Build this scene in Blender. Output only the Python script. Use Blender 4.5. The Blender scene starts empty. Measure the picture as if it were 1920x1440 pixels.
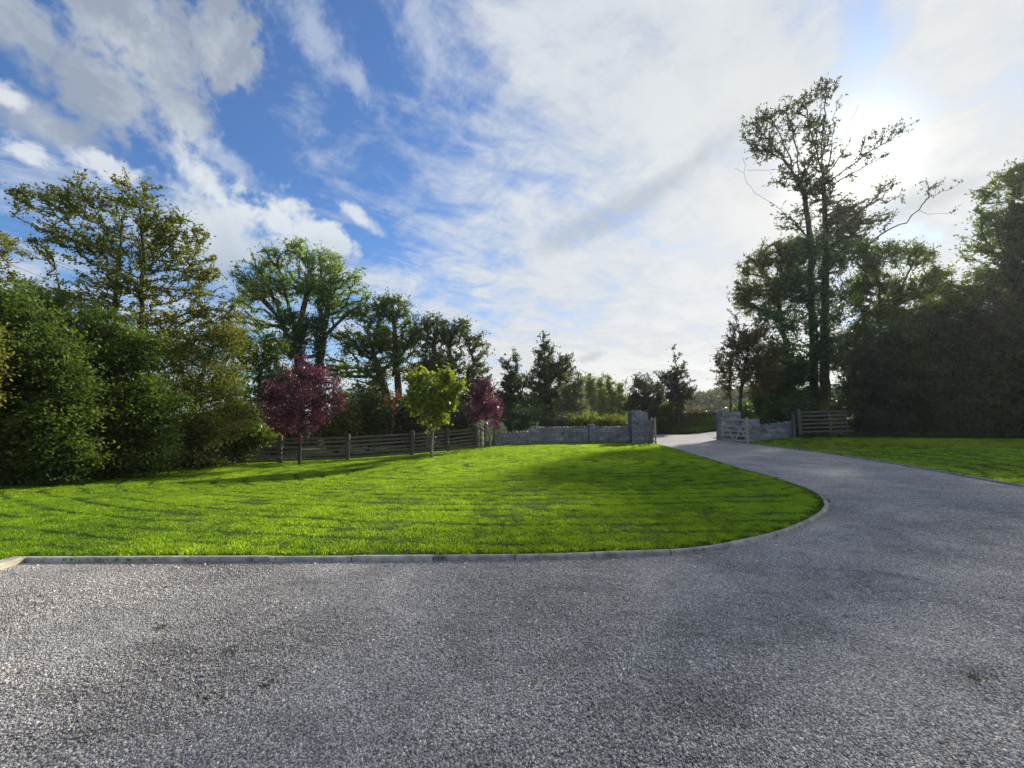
import bpy, math, random
import numpy as np
from mathutils import Vector, geometry
random.seed(7)
SC = bpy.context.scene
COL = SC.collection
R = math.radians

# ------------------------------------------------------------------ camera
F = 760.0                      # focal length in pixels of the 1920 wide photograph
PITCH = R(4.14)
EYE = 1.6
cam_d = bpy.data.cameras.new('camera')
cam = bpy.data.objects.new('camera', cam_d)
COL.objects.link(cam)
cam.location = (0, 0, EYE)
cam.rotation_euler = (R(90) + PITCH, 0, 0)
cam_d.sensor_width = 36
cam_d.lens = F / 1920 * 36
cam_d.clip_start = 0.05
cam_d.clip_end = 6000
SC.camera = cam

# ------------------------------------------------------------------ light
SUN_AZ, SUN_EL = R(40.9), R(25.7)         # azimuth right of +Y, elevation
SUN_DIR = Vector((math.sin(SUN_AZ) * math.cos(SUN_EL), math.cos(SUN_AZ) * math.cos(SUN_EL), math.sin(SUN_EL)))
sd = bpy.data.lights.new('sun', 'SUN')
sd.energy = 5.0
sd.angle = R(2.5)
sd.color = (1.0, 0.93, 0.80)
sun = bpy.data.objects.new('sun', sd)
COL.objects.link(sun)
sun.rotation_euler = SUN_DIR.to_track_quat('Z', 'Y').to_euler()
sun.location = (20, 20, 30)
vs = SC.view_settings
vs.view_transform = 'Standard'
vs.look = 'None'
vs.exposure = 0.5
vs.gamma = 1.0
vs.use_curve_mapping = False


def az_el(px, py):
    """world azimuth and elevation of a direction of the sky"""
    x = (px - 960) / F
    u = (720 - py) / F
    y = math.cos(PITCH) - u * math.sin(PITCH)
    z = math.sin(PITCH) + u * math.cos(PITCH)
    return math.atan2(x, y), math.atan2(z, math.hypot(x, y))


class NT:
    """tiny helper to write node graphs as expressions"""
    def __init__(self, tree):
        self.t = tree

    def node(self, kind, **kw):
        n = self.t.nodes.new(kind)
        for k, v in kw.items():
            setattr(n, k, v)
        return n

    def link(self, a, b):
        if isinstance(a, (int, float)):
            b.default_value = a
        elif isinstance(a, (tuple, list)):
            b.default_value = tuple(a) if len(a) == len(b.default_value) else tuple(a) + (1.0,)
        else:
            self.t.links.new(a, b)

    def m(self, op, *a, clamp=False):
        n = self.node('ShaderNodeMath', operation=op, use_clamp=clamp)
        for i, v in enumerate(a):
            self.link(v, n.inputs[i])
        return n.outputs[0]

    def mix(self, f, a, b, mode='MIX'):
        n = self.node('ShaderNodeMix', data_type='RGBA', blend_type=mode)
        self.link(f, n.inputs[0])
        self.link(a, n.inputs[6])
        self.link(b, n.inputs[7])
        return n.outputs[2]

    def noise(self, vec, scale, detail=4, rough=0.5, dist=0.0, out=0):
        n = self.node('ShaderNodeTexNoise')
        n.inputs['Scale'].default_value = scale
        n.inputs['Detail'].default_value = detail
        n.inputs['Roughness'].default_value = rough
        n.inputs['Distortion'].default_value = dist
        if vec is not None:
            self.link(vec, n.inputs['Vector'])
        return n.outputs[out]

    def ramp(self, f, stops, interp='LINEAR'):
        n = self.node('ShaderNodeValToRGB')
        n.color_ramp.interpolation = interp
        el = n.color_ramp.elements
        while len(el) < len(stops):
            el.new(0.5)
        for e, (p, c) in zip(el, stops):
            e.position = p
            e.color = (c[0], c[1], c[2], 1) if not isinstance(c, (int, float)) else (c, c, c, 1)
        self.link(f, n.inputs[0])
        return n.outputs[0]

    def sstep(self, v, a, b):
        n = self.node('ShaderNodeMapRange', interpolation_type='SMOOTHSTEP')
        self.link(v, n.inputs[0])
        n.inputs[1].default_value = a
        n.inputs[2].default_value = b
        return n.outputs[0]

    def comb(self, x, y, z):
        n = self.node('ShaderNodeCombineXYZ')
        for i, v in enumerate((x, y, z)):
            self.link(v, n.inputs[i])
        return n.outputs[0]


def build_world():
    w = bpy.data.worlds.new('World')
    SC.world = w
    w.use_nodes = True
    t = w.node_tree
    t.nodes.clear()
    N = NT(t)
    out = N.node('ShaderNodeOutputWorld')
    bg = N.node('ShaderNodeBackground')
    t.links.new(bg.outputs[0], out.inputs[0])
    sky = N.node('ShaderNodeTexSky', sky_type='NISHITA')
    sky.sun_disc = False
    sky.sun_elevation = SUN_EL
    sky.sun_rotation = SUN_AZ
    sky.air_density = 1.0
    sky.dust_density = 0.4
    sky.ozone_density = 2.0
    tc = N.node('ShaderNodeTexCoord')
    sep = N.node('ShaderNodeSeparateXYZ')
    t.links.new(tc.outputs['Generated'], sep.inputs[0])
    x, y, z = sep.outputs
    az = N.m('ARCTAN2', x, y)
    el = N.m('ARCSINE', z)
    # cloud layer coordinates: the layer seen as a plane overhead
    zz = N.m('ADD', N.m('MAXIMUM', z, 0.0), 0.16)
    cu, cv = N.m('DIVIDE', x, zz), N.m('DIVIDE', y, zz)
    plane = N.comb(cu, cv, 0.0)
    # streaks run along one direction (high cirrus)
    a = R(38)
    su = N.m('ADD', N.m('MULTIPLY', cu, math.cos(a)), N.m('MULTIPLY', cv, math.sin(a)))
    sv = N.m('SUBTRACT', N.m('MULTIPLY', cv, math.cos(a)), N.m('MULTIPLY', cu, math.sin(a)))
    streak = N.comb(N.m('MULTIPLY', su, 0.5), N.m('MULTIPLY', sv, 1.6), 3.1)
    n_st = N.noise(streak, 1.5, 8, 0.6, 0.5)
    n_big = N.noise(plane, 0.8, 6, 0.55, 0.4)
    n_fine = N.noise(plane, 3.2, 10, 0.66, 0.6)
    n_cot = N.noise(plane, 9.0, 10, 0.68, 0.8)
    ang = N.comb(az, el, 0.0)
    n_a = N.noise(ang, 4.0, 10, 0.62, 0.5)
    n_b = N.noise(ang, 15.0, 8, 0.6, 0.3)
    n_c = N.noise(ang, 42.0, 6, 0.6, 0.3)
    wa, wb, wc = (N.m('SUBTRACT', q, 0.5) for q in (n_a, n_b, n_c))
    warp_big = N.m('ADD', N.m('ADD', N.m('MULTIPLY', wa, 3.2), N.m('MULTIPLY', wb, 2.6)), N.m('MULTIPLY', wc, 1.3))
    warp_small = N.m('ADD', N.m('ADD', N.m('MULTIPLY', wa, 1.6), N.m('MULTIPLY', wb, 4.2)), N.m('MULTIPLY', wc, 2.2))

    def patch(px, py, rx, ry, rot=0.0, soft=0.35, w=1.0, small=False):
        ca, ce = az_el(px, py)
        k = (1 + ((px - 960) / F) ** 2 + ((py - 775) / F) ** 2)
        rx, ry = rx / F / k, ry / F / k ** 0.75
        c, s = math.cos(R(rot)), math.sin(R(rot))
        da, de = N.m('SUBTRACT', az, ca), N.m('SUBTRACT', el, ce)
        u = N.m('DIVIDE', N.m('ADD', N.m('MULTIPLY', da, c), N.m('MULTIPLY', de, s)), rx)
        v = N.m('DIVIDE', N.m('SUBTRACT', N.m('MULTIPLY', de, c), N.m('MULTIPLY', da, s)), ry)
        d = N.m('SQRT', N.m('ADD', N.m('MULTIPLY', u, u), N.m('MULTIPLY', v, v)))
        d = N.m('ADD', d, N.m('MULTIPLY', warp_small if small else warp_big, w))
        return N.m('SUBTRACT', 1.0, N.sstep(d, 1.0 - soft, 1.0 + soft))

    def mx(*a):
        r = a[0]
        for b in a[1:]:
            r = N.m('MAXIMUM', r, b)
        return r

    # thin high veil: nearly closed towards the sun side, thin towards the left
    azn = N.sstep(N.m('ADD', az, N.m('MULTIPLY', N.m('SUBTRACT', n_big, 0.5), 0.7)), -0.72, 0.42)
    low = N.m('SUBTRACT', 1.0, N.sstep(el, -0.02, 0.42))
    cover = N.m('ADD', N.m('ADD', N.m('MULTIPLY', azn, 0.78), N.m('MULTIPLY', low, 0.40)), 0.05)
    veil = N.m('ADD', cover, N.m('MULTIPLY', N.m('SUBTRACT', n_st, 0.5), 2.0))
    veil = N.m('ADD', veil, N.m('MULTIPLY', N.m('SUBTRACT', n_fine, 0.5), 1.3))
    veil = N.m('ADD', veil, N.m('MULTIPLY', N.m('SUBTRACT', n_cot, 0.5), 0.6))
    behind = N.sstep(y, 0.15, -0.35)
    veil = N.m('ADD', veil, N.m('MULTIPLY', behind, 0.2))
    veil = N.m('MAXIMUM', N.sstep(veil, -0.02, 0.92), 0.06)
    # heavier cumulus
    cum = mx(patch(250, 70, 235, 125, -12, 0.5), patch(210, 170, 150, 80, -25, 0.6, 1.1), patch(420, 90, 100, 95, -40, 0.4),
             patch(330, 200, 110, 45, -25, 0.7), patch(40, 40, 130, 70, -20, 0.7, 1.2), patch(90, 240, 110, 40, -10, 0.8))
    lowc = mx(patch(500, 410, 165, 52, -12, 0.38, 0.8), patch(600, 445, 75, 34, -12, 0.3, 0.7), patch(400, 430, 130, 75, 0, 0.6, 0.8), patch(400, 350, 90, 36, -35, 0.8))
    puff = mx(patch(190, 312, 74, 26, -2, 0.4, 0.6, True), patch(62, 288, 55, 24, -16, 0.5, 0.7, True), patch(672, 406, 48, 15, -26, 0.55, 0.5, True),
              patch(95, 425, 28, 6, 0, 0.6, .5, True), patch(10, 180, 60, 22, -25, 0.7, 0.8, True),)
    wisp = mx(patch(590, 60, 100, 50, -35, 1.0, 0.8, True), patch(670, 150, 60, 26, -40, 1.0, 0.9, True), patch(420, 300, 150, 24, -30, 1.0, 0.9, True), patch(800, 60, 140, 50, -40, 1.0, 0.7, True))
    white = N.mix(n_fine, (0.50, 0.56, 0.65), (0.70, 0.74, 0.80))
    cum_col = N.mix(N.sstep(N.m('ADD', n_a, N.m('MULTIPLY', N.m('SUBTRACT', n_b, .5), 0.7)), 0.38, 0.66), (0.36, 0.41, 0.48), (0.60, 0.64, 0.67))
    low_col = N.mix(N.sstep(N.m('ADD', el, N.m('MULTIPLY', N.m('SUBTRACT', n_b, .5), 0.12)), 0.27, 0.42), (0.50, 0.58, 0.65), (0.80, 0.84, 0.86))
    skyc = N.node('ShaderNodeHueSaturation')
    skyc.inputs['Saturation'].default_value = 1.22
    t.links.new(sky.outputs[0], skyc.inputs['Color'])
    blue = N.mix(1.0, skyc.outputs[0], (0.088, 0.124, 0.162), 'MULTIPLY')   # strength about 0.1
    # glow of the veiled sun
    dot = N.node('ShaderNodeVectorMath', operation='DOT_PRODUCT')
    t.links.new(tc.outputs['Generated'], dot.inputs[0])
    dot.inputs[1].default_value = SUN_DIR
    th = N.m('ARCCOSINE', N.m('MINIMUM', dot.outputs['Value'], 0.99999))
    g1 = N.m('EXPONENT', N.m('MULTIPLY', N.m('MULTIPLY', th, th), -1 / (2 * 0.05 ** 2)))
    g2 = N.m('EXPONENT', N.m('MULTIPLY', th, -1 / 0.20))
    # veil colour: pale grey blue away from the sun, warm white near it and near the horizon
    warm = N.m('MAXIMUM', N.m('MULTIPLY', g2, 1.2), N.m('MULTIPLY', low, 0.75), clamp=True)
    vc = N.mix(warm, (0.68, 0.73, 0.79), (0.80, 0.795, 0.75))
    shade_n = N.sstep(N.m('ADD', N.m('ADD', N.m('MULTIPLY', n_st, 0.4), N.m('MULTIPLY', n_fine, 0.4)), N.m('MULTIPLY', n_cot, 0.2)), 0.38, 0.60)
    vc = N.mix(N.m('MULTIPLY', N.m('SUBTRACT', 1.0, shade_n), 0.62), vc, (0.47, 0.52, 0.60))
    # darker bands in the veil
    dark = mx(patch(1210, 370, 170, 22, 22, 0.8, 0.5), patch(1120, 415, 130, 24, 20, 0.9, 0.6), patch(1700, 385, 150, 26, 3, 0.9, 0.5),
              patch(1112, 668, 24, 7, 12, 0.8, 0.6, True))
    vc = N.mix(N.m('MULTIPLY', dark, 0.55), vc, (0.34, 0.40, 0.48))
    c = N.mix(veil, blue, vc)
    c = N.mix(N.m('MULTIPLY', cum, 0.85), c, cum_col)
    c = N.mix(N.m('MULTIPLY', wisp, 0.5), c, (0.70, 0.76, 0.83))
    c = N.mix(N.m('MULTIPLY', lowc, 0.9), c, low_col)
    c = N.mix(N.m('MULTIPLY', puff, 0.8), c, (0.82, 0.85, 0.87))
    glow = N.m('ADD', N.m('MULTIPLY', g1, 0.85), N.m('MULTIPLY', g2, 0.06))
    gcol = N.mix(1.0, N.comb(glow, glow, glow), (1.0, 0.97, 0.88), 'MULTIPLY')
    c = N.mix(1.0, c, gcol, 'ADD')
    # below the horizon: dull ground tone
    c = N.mix(N.sstep(z, 0.0, -0.04), c, (0.08, 0.09, 0.07))
    t.links.new(c, bg.inputs[0])
    bg.inputs[1].default_value = 0.72
    w.cycles.sampling_method = 'MANUAL'
    w.cycles.sample_map_resolution = 1024


build_world()

# ------------------------------------------------------------------ terrain and pixel helpers
def sst(a, b, v):
    t = np.clip((np.asarray(v, float) - a) / (b - a), 0, 1)
    return t * t * (3 - 2 * t)


def zt(x, y):
    x = np.asarray(x, float); y = np.asarray(y, float)
    z = -0.36 * sst(2.0, -7.0, x) * sst(5.0, 13.5, y)
    z = z + 0.30 * sst(12.6, 16.5, x) * sst(9.0, 19.0, y)
    z = z + 0.62 * sst(31.2, 33.2, y) * sst(-16, -6, x)
    z = z - 2.5 * sst(-10, -40, x) * sst(16, 40, y)
    return z


def ray(px, py):
    u = (720 - py) / F
    return Vector(((px - 960) / F, math.cos(PITCH) - u * math.sin(PITCH), math.sin(PITCH) + u * math.cos(PITCH)))


def W(px, py, D):
    r = ray(px, py)
    return Vector((r.x * D / r.y, D, EYE + r.z * D / r.y))


def Gd(px, py, off=0.0):
    """where the line of sight meets the terrain"""
    r = ray(px, py)
    t = 8.0
    for _ in range(40):
        p = r * t
        z = float(zt(p.x, p.y)) + off
        t = 0.5 * t + 0.5 * (z - EYE) / r.z
    p = r * t
    return Vector((p.x, p.y, float(zt(p.x, p.y))))


# ------------------------------------------------------------------ objects
def tag(o, label=None, cat=None, group=None, kind=None):
    if label: o['label'] = label
    if cat: o['category'] = cat
    if group: o['group'] = group
    if kind: o['kind'] = kind
    return o


def empty(name, loc=(0, 0, 0), rz=0.0):
    o = bpy.data.objects.new(name, None)
    o.empty_display_size = 0.2
    o.location = loc
    o.rotation_euler = (0, 0, rz)
    COL.objects.link(o)
    return o


def link(name, me, mat=None, parent=None, loc=None, rot=None, kind=None):
    if mat is not None and len(me.materials) == 0:
        me.materials.append(mat)
    o = bpy.data.objects.new(name, me)
    COL.objects.link(o)
    if parent is not None:
        o.parent = parent
    if loc is not None: o.location = loc
    if rot is not None: o.rotation_euler = rot
    if kind: o['kind'] = kind
    return o


def np_mesh(name, verts, faces, smooth=False, attrs=None):
    """verts (n,3), faces (m,k) of one size k"""
    me = bpy.data.meshes.new(name)
    verts = np.ascontiguousarray(verts, dtype=np.float32)
    faces = np.ascontiguousarray(faces, dtype=np.int32)
    n, (m, k) = len(verts), faces.shape
    me.vertices.add(n)
    me.vertices.foreach_set('co', verts.ravel())
    me.loops.add(m * k)
    me.loops.foreach_set('vertex_index', faces.ravel())
    me.polygons.add(m)
    me.polygons.foreach_set('loop_start', np.arange(0, m * k, k, dtype=np.int32))
    me.update(calc_edges=True)
    if smooth:
        me.polygons.foreach_set('use_smooth', np.ones(m, dtype=bool))
    for nm, (dom, arr) in (attrs or {}).items():
        a = me.attributes.new(nm, 'FLOAT', dom)
        a.data.foreach_set('value', np.ascontiguousarray(arr, dtype=np.float32))
    return me


def box_mesh(name, sx, sy, sz, bev=0.0, jit=0.0, rng=None):
    """a box standing on z=0 centred in x,y, with chamfered edges (bev) and slightly uneven corners (jit)"""
    import bmesh
    bm = bmesh.new()
    bmesh.ops.create_cube(bm, size=1.0)
    for v in bm.verts:
        v.co = Vector((v.co.x * sx, v.co.y * sy, (v.co.z + 0.5) * sz))
        if jit and rng:
            v.co += Vector((rng.uniform(-jit, jit), rng.uniform(-jit, jit), rng.uniform(-jit, jit)))
    if bev:
        bmesh.ops.bevel(bm, geom=list(bm.edges), offset=bev, segments=1, affect='EDGES')
    me = bpy.data.meshes.new(name)
    bm.to_mesh(me)
    bm.free()
    return me


# ------------------------------------------------------------------ materials
def new_mat(name):
    m = bpy.data.materials.new(name)
    m.use_nodes = True
    t = m.node_tree
    t.nodes.clear()
    N = NT(t)
    out = N.node('ShaderNodeOutputMaterial')
    return m, N, out


def principled(N, out, col, rough=0.8, spec=0.3, bump=None, bstr=0.3, bdist=0.01):
    p = N.node('ShaderNodeBsdfPrincipled')
    N.link(col, p.inputs['Base Color'])
    N.link(rough, p.inputs['Roughness'])
    p.inputs['Specular IOR Level'].default_value = spec
    if bump is not None:
        b = N.node('ShaderNodeBump')
        b.inputs['Strength'].default_value = bstr
        b.inputs['Distance'].default_value = bdist
        N.link(bump, b.inputs['Height'])
        N.link(b.outputs[0], p.inputs['Normal'])
    N.link(p.outputs[0], out.inputs[0])
    return p


def leaf_mat(name, stops, trans=0.42, tcol=(1.5, 1.7, 0.6), rough=0.45, spec=0.35, attr='tint', inst=False, gain=1.85):
    m, N, out = new_mat(name)
    at = N.node('ShaderNodeAttribute', attribute_name=attr)
    if inst: at.attribute_type = 'INSTANCER'
    col = N.ramp(at.outputs['Fac'], [(p_, tuple(min(0.6, c_ * gain) for c_ in c3)) for p_, c3 in stops])
    p = N.node('ShaderNodeBsdfPrincipled')
    N.link(col, p.inputs['Base Color'])
    p.inputs['Roughness'].default_value = rough
    p.inputs['Specular IOR Level'].default_value = spec
    tr = N.node('ShaderNodeBsdfTranslucent')
    N.link(N.mix(1.0, col, tcol, 'MULTIPLY'), tr.inputs[0])
    mx = N.node('ShaderNodeMixShader')
    mx.inputs[0].default_value = trans
    N.link(p.outputs[0], mx.inputs[1])
    N.link(tr.outputs[0], mx.inputs[2])
    N.link(mx.outputs[0], out.inputs[0])
    return m


M = {}
M['green'] = leaf_mat('green leaves', [(0, (0.035, 0.050, 0.014)), (0.5, (0.062, 0.088, 0.020)), (0.85, (0.11, 0.13, 0.028)), (1, (0.20, 0.19, 0.035))])
M['hedge'] = leaf_mat('hedge leaves', [(0, (0.024, 0.042, 0.012)), (0.45, (0.052, 0.075, 0.018)), (0.75, (0.105, 0.125, 0.030)), (1, (0.20, 0.21, 0.04))], rough=0.5, spec=0.3)
M['dark'] = leaf_mat('dark leaves', [(0, (0.022, 0.030, 0.015)), (0.6, (0.045, 0.058, 0.022)), (1, (0.09, 0.10, 0.03))], trans=0.32)
M['ivy'] = leaf_mat('ivy leaves', [(0, (0.018, 0.034, 0.014)), (0.7, (0.036, 0.068, 0.022)), (1, (0.085, 0.13, 0.03))], trans=0.28, rough=0.4, spec=0.4)
M['brown'] = leaf_mat('turning leaves', [(0, (0.045, 0.052, 0.018)), (0.4, (0.075, 0.085, 0.022)), (0.75, (0.13, 0.12, 0.03)), (1, (0.21, 0.13, 0.04))])
M['russet'] = leaf_mat('russet leaves', [(0, (0.045, 0.045, 0.026)), (0.5, (0.080, 0.072, 0.038)), (0.9, (0.125, 0.10, 0.045)), (1, (0.2, 0.15, 0.05))], tcol=(1.5, 1.3, 0.75))
M['ash'] = leaf_mat('pale ash leaves', [(0, (0.06, 0.09, 0.032)), (0.5, (0.12, 0.155, 0.055)), (1, (0.21, 0.23, 0.085))])
M['purple'] = leaf_mat('purple plum leaves', [(0, (0.024, 0.012, 0.017)), (0.5, (0.055, 0.022, 0.034)), (0.8, (0.11, 0.045, 0.068)), (0.93, (0.19, 0.09, 0.12)), (1, (0.30, 0.22, 0.25))],  # palest stops paint pinkish sunlit highlights into the leaf colour
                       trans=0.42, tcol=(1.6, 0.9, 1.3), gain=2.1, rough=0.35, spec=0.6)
M['lime'] = leaf_mat('yellow green leaves', [(0, (0.085, 0.11, 0.018)), (0.5, (0.15, 0.185, 0.024)), (0.85, (0.25, 0.25, 0.035)), (1, (0.33, 0.18, 0.06))], trans=0.5, tcol=(1.6, 1.6, 0.55), gain=1.5)
M['orange'] = leaf_mat('orange leaves', [(0, (0.10, 0.045, 0.025)), (1, (0.30, 0.10, 0.05))], tcol=(1.4, 1.0, 0.8), gain=1.1)
M['poplar'] = leaf_mat('pale poplar leaves', [(0, (0.12, 0.16, 0.06)), (0.6, (0.20, 0.24, 0.08)), (1, (0.30, 0.26, 0.12))], trans=0.4, gain=1.1)
M['willow'] = leaf_mat('grey green leaves', [(0, (0.08, 0.09, 0.06)), (0.6, (0.14, 0.15, 0.10)), (1, (0.26, 0.26, 0.19))], gain=1.2)
M['thicket'] = leaf_mat('grey brown thicket leaves', [(0, (0.022, 0.024, 0.020)), (0.4, (0.046, 0.050, 0.034)), (0.75, (0.076, 0.082, 0.046)), (0.92, (0.12, 0.13, 0.055)), (1, (0.20, 0.19, 0.08))], trans=0.3, gain=1.5)


def bark_mat(name, c1, c2, scale=6):
    m, N, out = new_mat(name)
    g = N.node('ShaderNodeTexCoord')
    mp = N.node('ShaderNodeMapping')
    mp.inputs['Scale'].default_value = (1, 1, 0.25)
    N.link(g.outputs['Object'], mp.inputs[0])
    n = N.noise(mp.outputs[0], scale, 6, 0.65)
    principled(N, out, N.mix(N.sstep(n, 0.35, 0.65), c1, c2), 0.95, 0.1, n, 0.6, 0.03)
    return m


M['bark'] = bark_mat('grey brown bark', (0.035, 0.03, 0.025), (0.10, 0.085, 0.07))
M['pale_bark'] = bark_mat('pale bark', (0.12, 0.10, 0.08), (0.30, 0.27, 0.22))


def wood_mat(name, c1, c2, c3):
    m, N, out = new_mat(name)
    g = N.node('ShaderNodeTexCoord')
    oi = N.node('ShaderNodeObjectInfo')
    mp = N.node('ShaderNodeMapping')
    mp.inputs['Scale'].default_value = (0.6, 9, 9)
    N.link(g.outputs['Object'], mp.inputs[0])
    N.link(N.comb(N.m('MULTIPLY', oi.outputs['Random'], 30), 0, 0), mp.inputs['Location'])
    n = N.noise(mp.outputs[0], 3.0, 6, 0.65)
    n2 = N.noise(g.outputs['Object'], 2.2, 3, 0.5)
    c = N.mix(N.sstep(n, 0.3, 0.7), c1, c2)
    c = N.mix(N.sstep(n2, 0.5, 0.75), c, c3)
    c = N.mix(N.m('MULTIPLY', oi.outputs['Random'], 0.4), c, c1)
    principled(N, out, c, 0.85, 0.2, n, 0.5, 0.006)
    return m


M['fence'] = wood_mat('weathered fence timber', (0.08, 0.072, 0.062), (0.155, 0.14, 0.12), (0.10, 0.11, 0.08))
M['gate'] = wood_mat('gate timber', (0.32, 0.26, 0.19), (0.50, 0.42, 0.32), (0.38, 0.34, 0.26))


def block_mat(name, stops, moss=0.3):
    m, N, out = new_mat(name)
    g = N.node('ShaderNodeNewGeometry')
    oi = N.node('ShaderNodeObjectInfo')
    n1 = N.noise(g.outputs['Position'], 9.0, 6, 0.6)
    n2 = N.noise(g.outputs['Position'], 60.0, 4, 0.6)
    n3 = N.noise(g.outputs['Position'], 2.2, 5, 0.6)
    c = N.ramp(oi.outputs['Random'], stops)
    c = N.mix(N.sstep(n1, 0.35, 0.7), c, N.mix(1.0, c, (0.6, 0.6, 0.6), 'MULTIPLY'))
    c = N.mix(N.sstep(n3, 0.52, 0.7), c, (0.085, 0.09, 0.095))
    c = N.mix(N.m('MULTIPLY', N.sstep(n2, 0.6, 0.72), moss), c, (0.42, 0.42, 0.38))
    principled(N, out, c, 0.92, 0.15, n2, 0.5, 0.004)
    return m


M['block'] = block_mat('grey concrete block', [(0, (0.19, 0.195, 0.21)), (0.5, (0.225, 0.23, 0.25)), (0.8, (0.265, 0.27, 0.29)), (1, (0.32, 0.325, 0.35))])
M['stone'] = block_mat('rough field stone', [(0, (0.2, 0.19, 0.17)), (0.6, (0.32, 0.31, 0.28)), (1, (0.48, 0.47, 0.44))])
M['pale_stone'] = block_mat('pale cream stone', [(0, (0.42, 0.37, 0.25)), (1, (0.66, 0.60, 0.44))], 0.2)
M['mortar'] = block_mat('mortar', [(0, (0.13, 0.13, 0.14)), (1, (0.16, 0.16, 0.17))])
M['kerb'] = block_mat('concrete kerb', [(0, (0.32, 0.31, 0.29)), (1, (0.44, 0.43, 0.39))], 0.4)
M['pale_kerb'] = block_mat('pale concrete kerb', [(0, (0.50, 0.45, 0.34)), (1, (0.58, 0.52, 0.40))], 0.3)


def gravel_colour(N, pos, rnd):
    """stone tones plus broad worn patches"""
    c = N.ramp(rnd, [(0, (0.14, 0.13, 0.12)), (0.25, (0.265, 0.245, 0.232)), (0.62, (0.365, 0.34, 0.322)), (0.9, (0.46, 0.43, 0.405)), (1, (0.64, 0.61, 0.57))])
    mp = N.node('ShaderNodeMapping')
    mp.inputs['Scale'].default_value = (0.45, 1.0, 1.0)
    N.link(pos, mp.inputs[0])
    a = N.noise(pos, 0.5, 8, 0.72, 0.8)
    b = N.noise(mp.outputs[0], 3.2, 8, 0.7, 0.5)
    d = N.noise(mp.outputs[0], 10.0, 4, 0.6)
    k = N.m('ADD', N.m('MULTIPLY', N.sstep(a, 0.38, 0.62), 0.34), N.m('MULTIPLY', N.sstep(b, 0.32, 0.55), 0.34))
    k = N.m('ADD', k, N.m('MULTIPLY', N.sstep(d, 0.3, 0.45), 0.2))
    f = N.m('ADD', 0.66, k)
    c = N.mix(N.sstep(b, 0.60, 0.72), c, N.mix(1.0, c, (1.12, 1.06, 0.94), 'MULTIPLY'))
    return N.mix(1.0, c, N.comb(f, f, f), 'MULTIPLY')


def build_gravel_mats():
    m, N, out = new_mat('gravel chippings')
    g = N.node('ShaderNodeNewGeometry')
    principled(N, out, gravel_colour(N, g.outputs['Position'], g.outputs['Random Per Island']), 0.8, 0.25)
    M['chip'] = m
    m, N, out = new_mat('gravel bed')
    g = N.node('ShaderNodeNewGeometry')
    pos = g.outputs['Position']
    v = N.node('ShaderNodeTexVoronoi')
    v.inputs['Scale'].default_value = 80
    v.inputs['Randomness'].default_value = 1
    N.link(pos, v.inputs['Vector'])
    sp = N.node('ShaderNodeSeparateColor')
    N.link(v.outputs['Color'], sp.inputs[0])
    c = gravel_colour(N, pos, sp.outputs[0])
    c = N.mix(N.sstep(v.outputs['Distance'], 0.42, 0.75), c, (0.12, 0.12, 0.12))
    h = N.m('SUBTRACT', 1.0, v.outputs['Distance'])
    principled(N, out, c, 0.85, 0.25, h, 0.9, 0.012)
    M['gravel'] = m


build_gravel_mats()


def build_ground_mats():
    m, N, out = new_mat('lawn soil and thatch')
    g = N.node('ShaderNodeNewGeometry')
    n = N.noise(g.outputs['Position'], 24, 5, 0.7)
    n2 = N.noise(g.outputs['Position'], 1.2, 4, 0.6)
    c = N.mix(N.sstep(n, 0.3, 0.7), (0.030, 0.055, 0.010), (0.075, 0.13, 0.018))
    c = N.mix(N.sstep(n2, 0.55, 0.75), c, (0.06, 0.07, 0.025))
    principled(N, out, c, 0.95, 0.1, n, 0.8, 0.03)
    M['lawn'] = m
    m, N, out = new_mat('rough grass field')
    g = N.node('ShaderNodeNewGeometry')
    n = N.noise(g.outputs['Position'], 5, 8, 0.7)
    n2 = N.noise(g.outputs['Position'], 0.15, 5, 0.6)
    c = N.mix(N.sstep(n, 0.3, 0.7), (0.018, 0.032, 0.010), (0.05, 0.085, 0.02))
    c = N.mix(N.sstep(n2, 0.45, 0.7), c, (0.075, 0.085, 0.03))
    principled(N, out, c, 0.95, 0.1, n, 0.8, 0.08)
    M['field'] = m
    m, N, out = new_mat('leaf litter soil')
    g = N.node('ShaderNodeNewGeometry')
    n = N.noise(g.outputs['Position'], 18, 6, 0.7)
    principled(N, out, N.mix(N.sstep(n, 0.35, 0.65), (0.018, 0.015, 0.010), (0.06, 0.045, 0.028)), 0.95, 0.1, n, 0.9, 0.04)
    M['litter'] = m


build_ground_mats()
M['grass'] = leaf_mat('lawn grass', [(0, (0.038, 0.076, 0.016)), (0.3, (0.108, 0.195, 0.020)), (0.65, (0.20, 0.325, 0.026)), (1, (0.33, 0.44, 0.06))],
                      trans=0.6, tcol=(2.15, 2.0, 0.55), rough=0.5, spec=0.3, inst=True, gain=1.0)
M['long_grass'] = leaf_mat('verge grass', [(0, (0.018, 0.034, 0.010)), (1, (0.05, 0.075, 0.02))], gain=1.0)

# ------------------------------------------------------------------ ground, drive, lawns
def build_ground():
    xs = np.concatenate([[-2500, -900, -400, -200, -120, -80], np.arange(-60, 60.1, 1.5), [80, 120, 200, 400, 900, 2500]])
    ys = np.concatenate([[-600, -200, -80, -40], np.arange(-20, 60.1, 1.2), [80, 120, 200, 400, 900, 3500]])
    X, Y = np.meshgrid(xs, ys)
    Z = zt(X, Y) - 0.06
    v = np.stack([X, Y, Z], -1).reshape(-1, 3)
    nx, ny = len(xs), len(ys)
    i = (np.arange(ny - 1)[:, None] * nx + np.arange(nx - 1)[None]).ravel()
    f = np.stack([i, i + 1, i + nx + 1, i + nx], -1)
    tag(link('ground', np_mesh('ground', v, f, True), M['field']), kind='structure')


build_ground()


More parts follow.
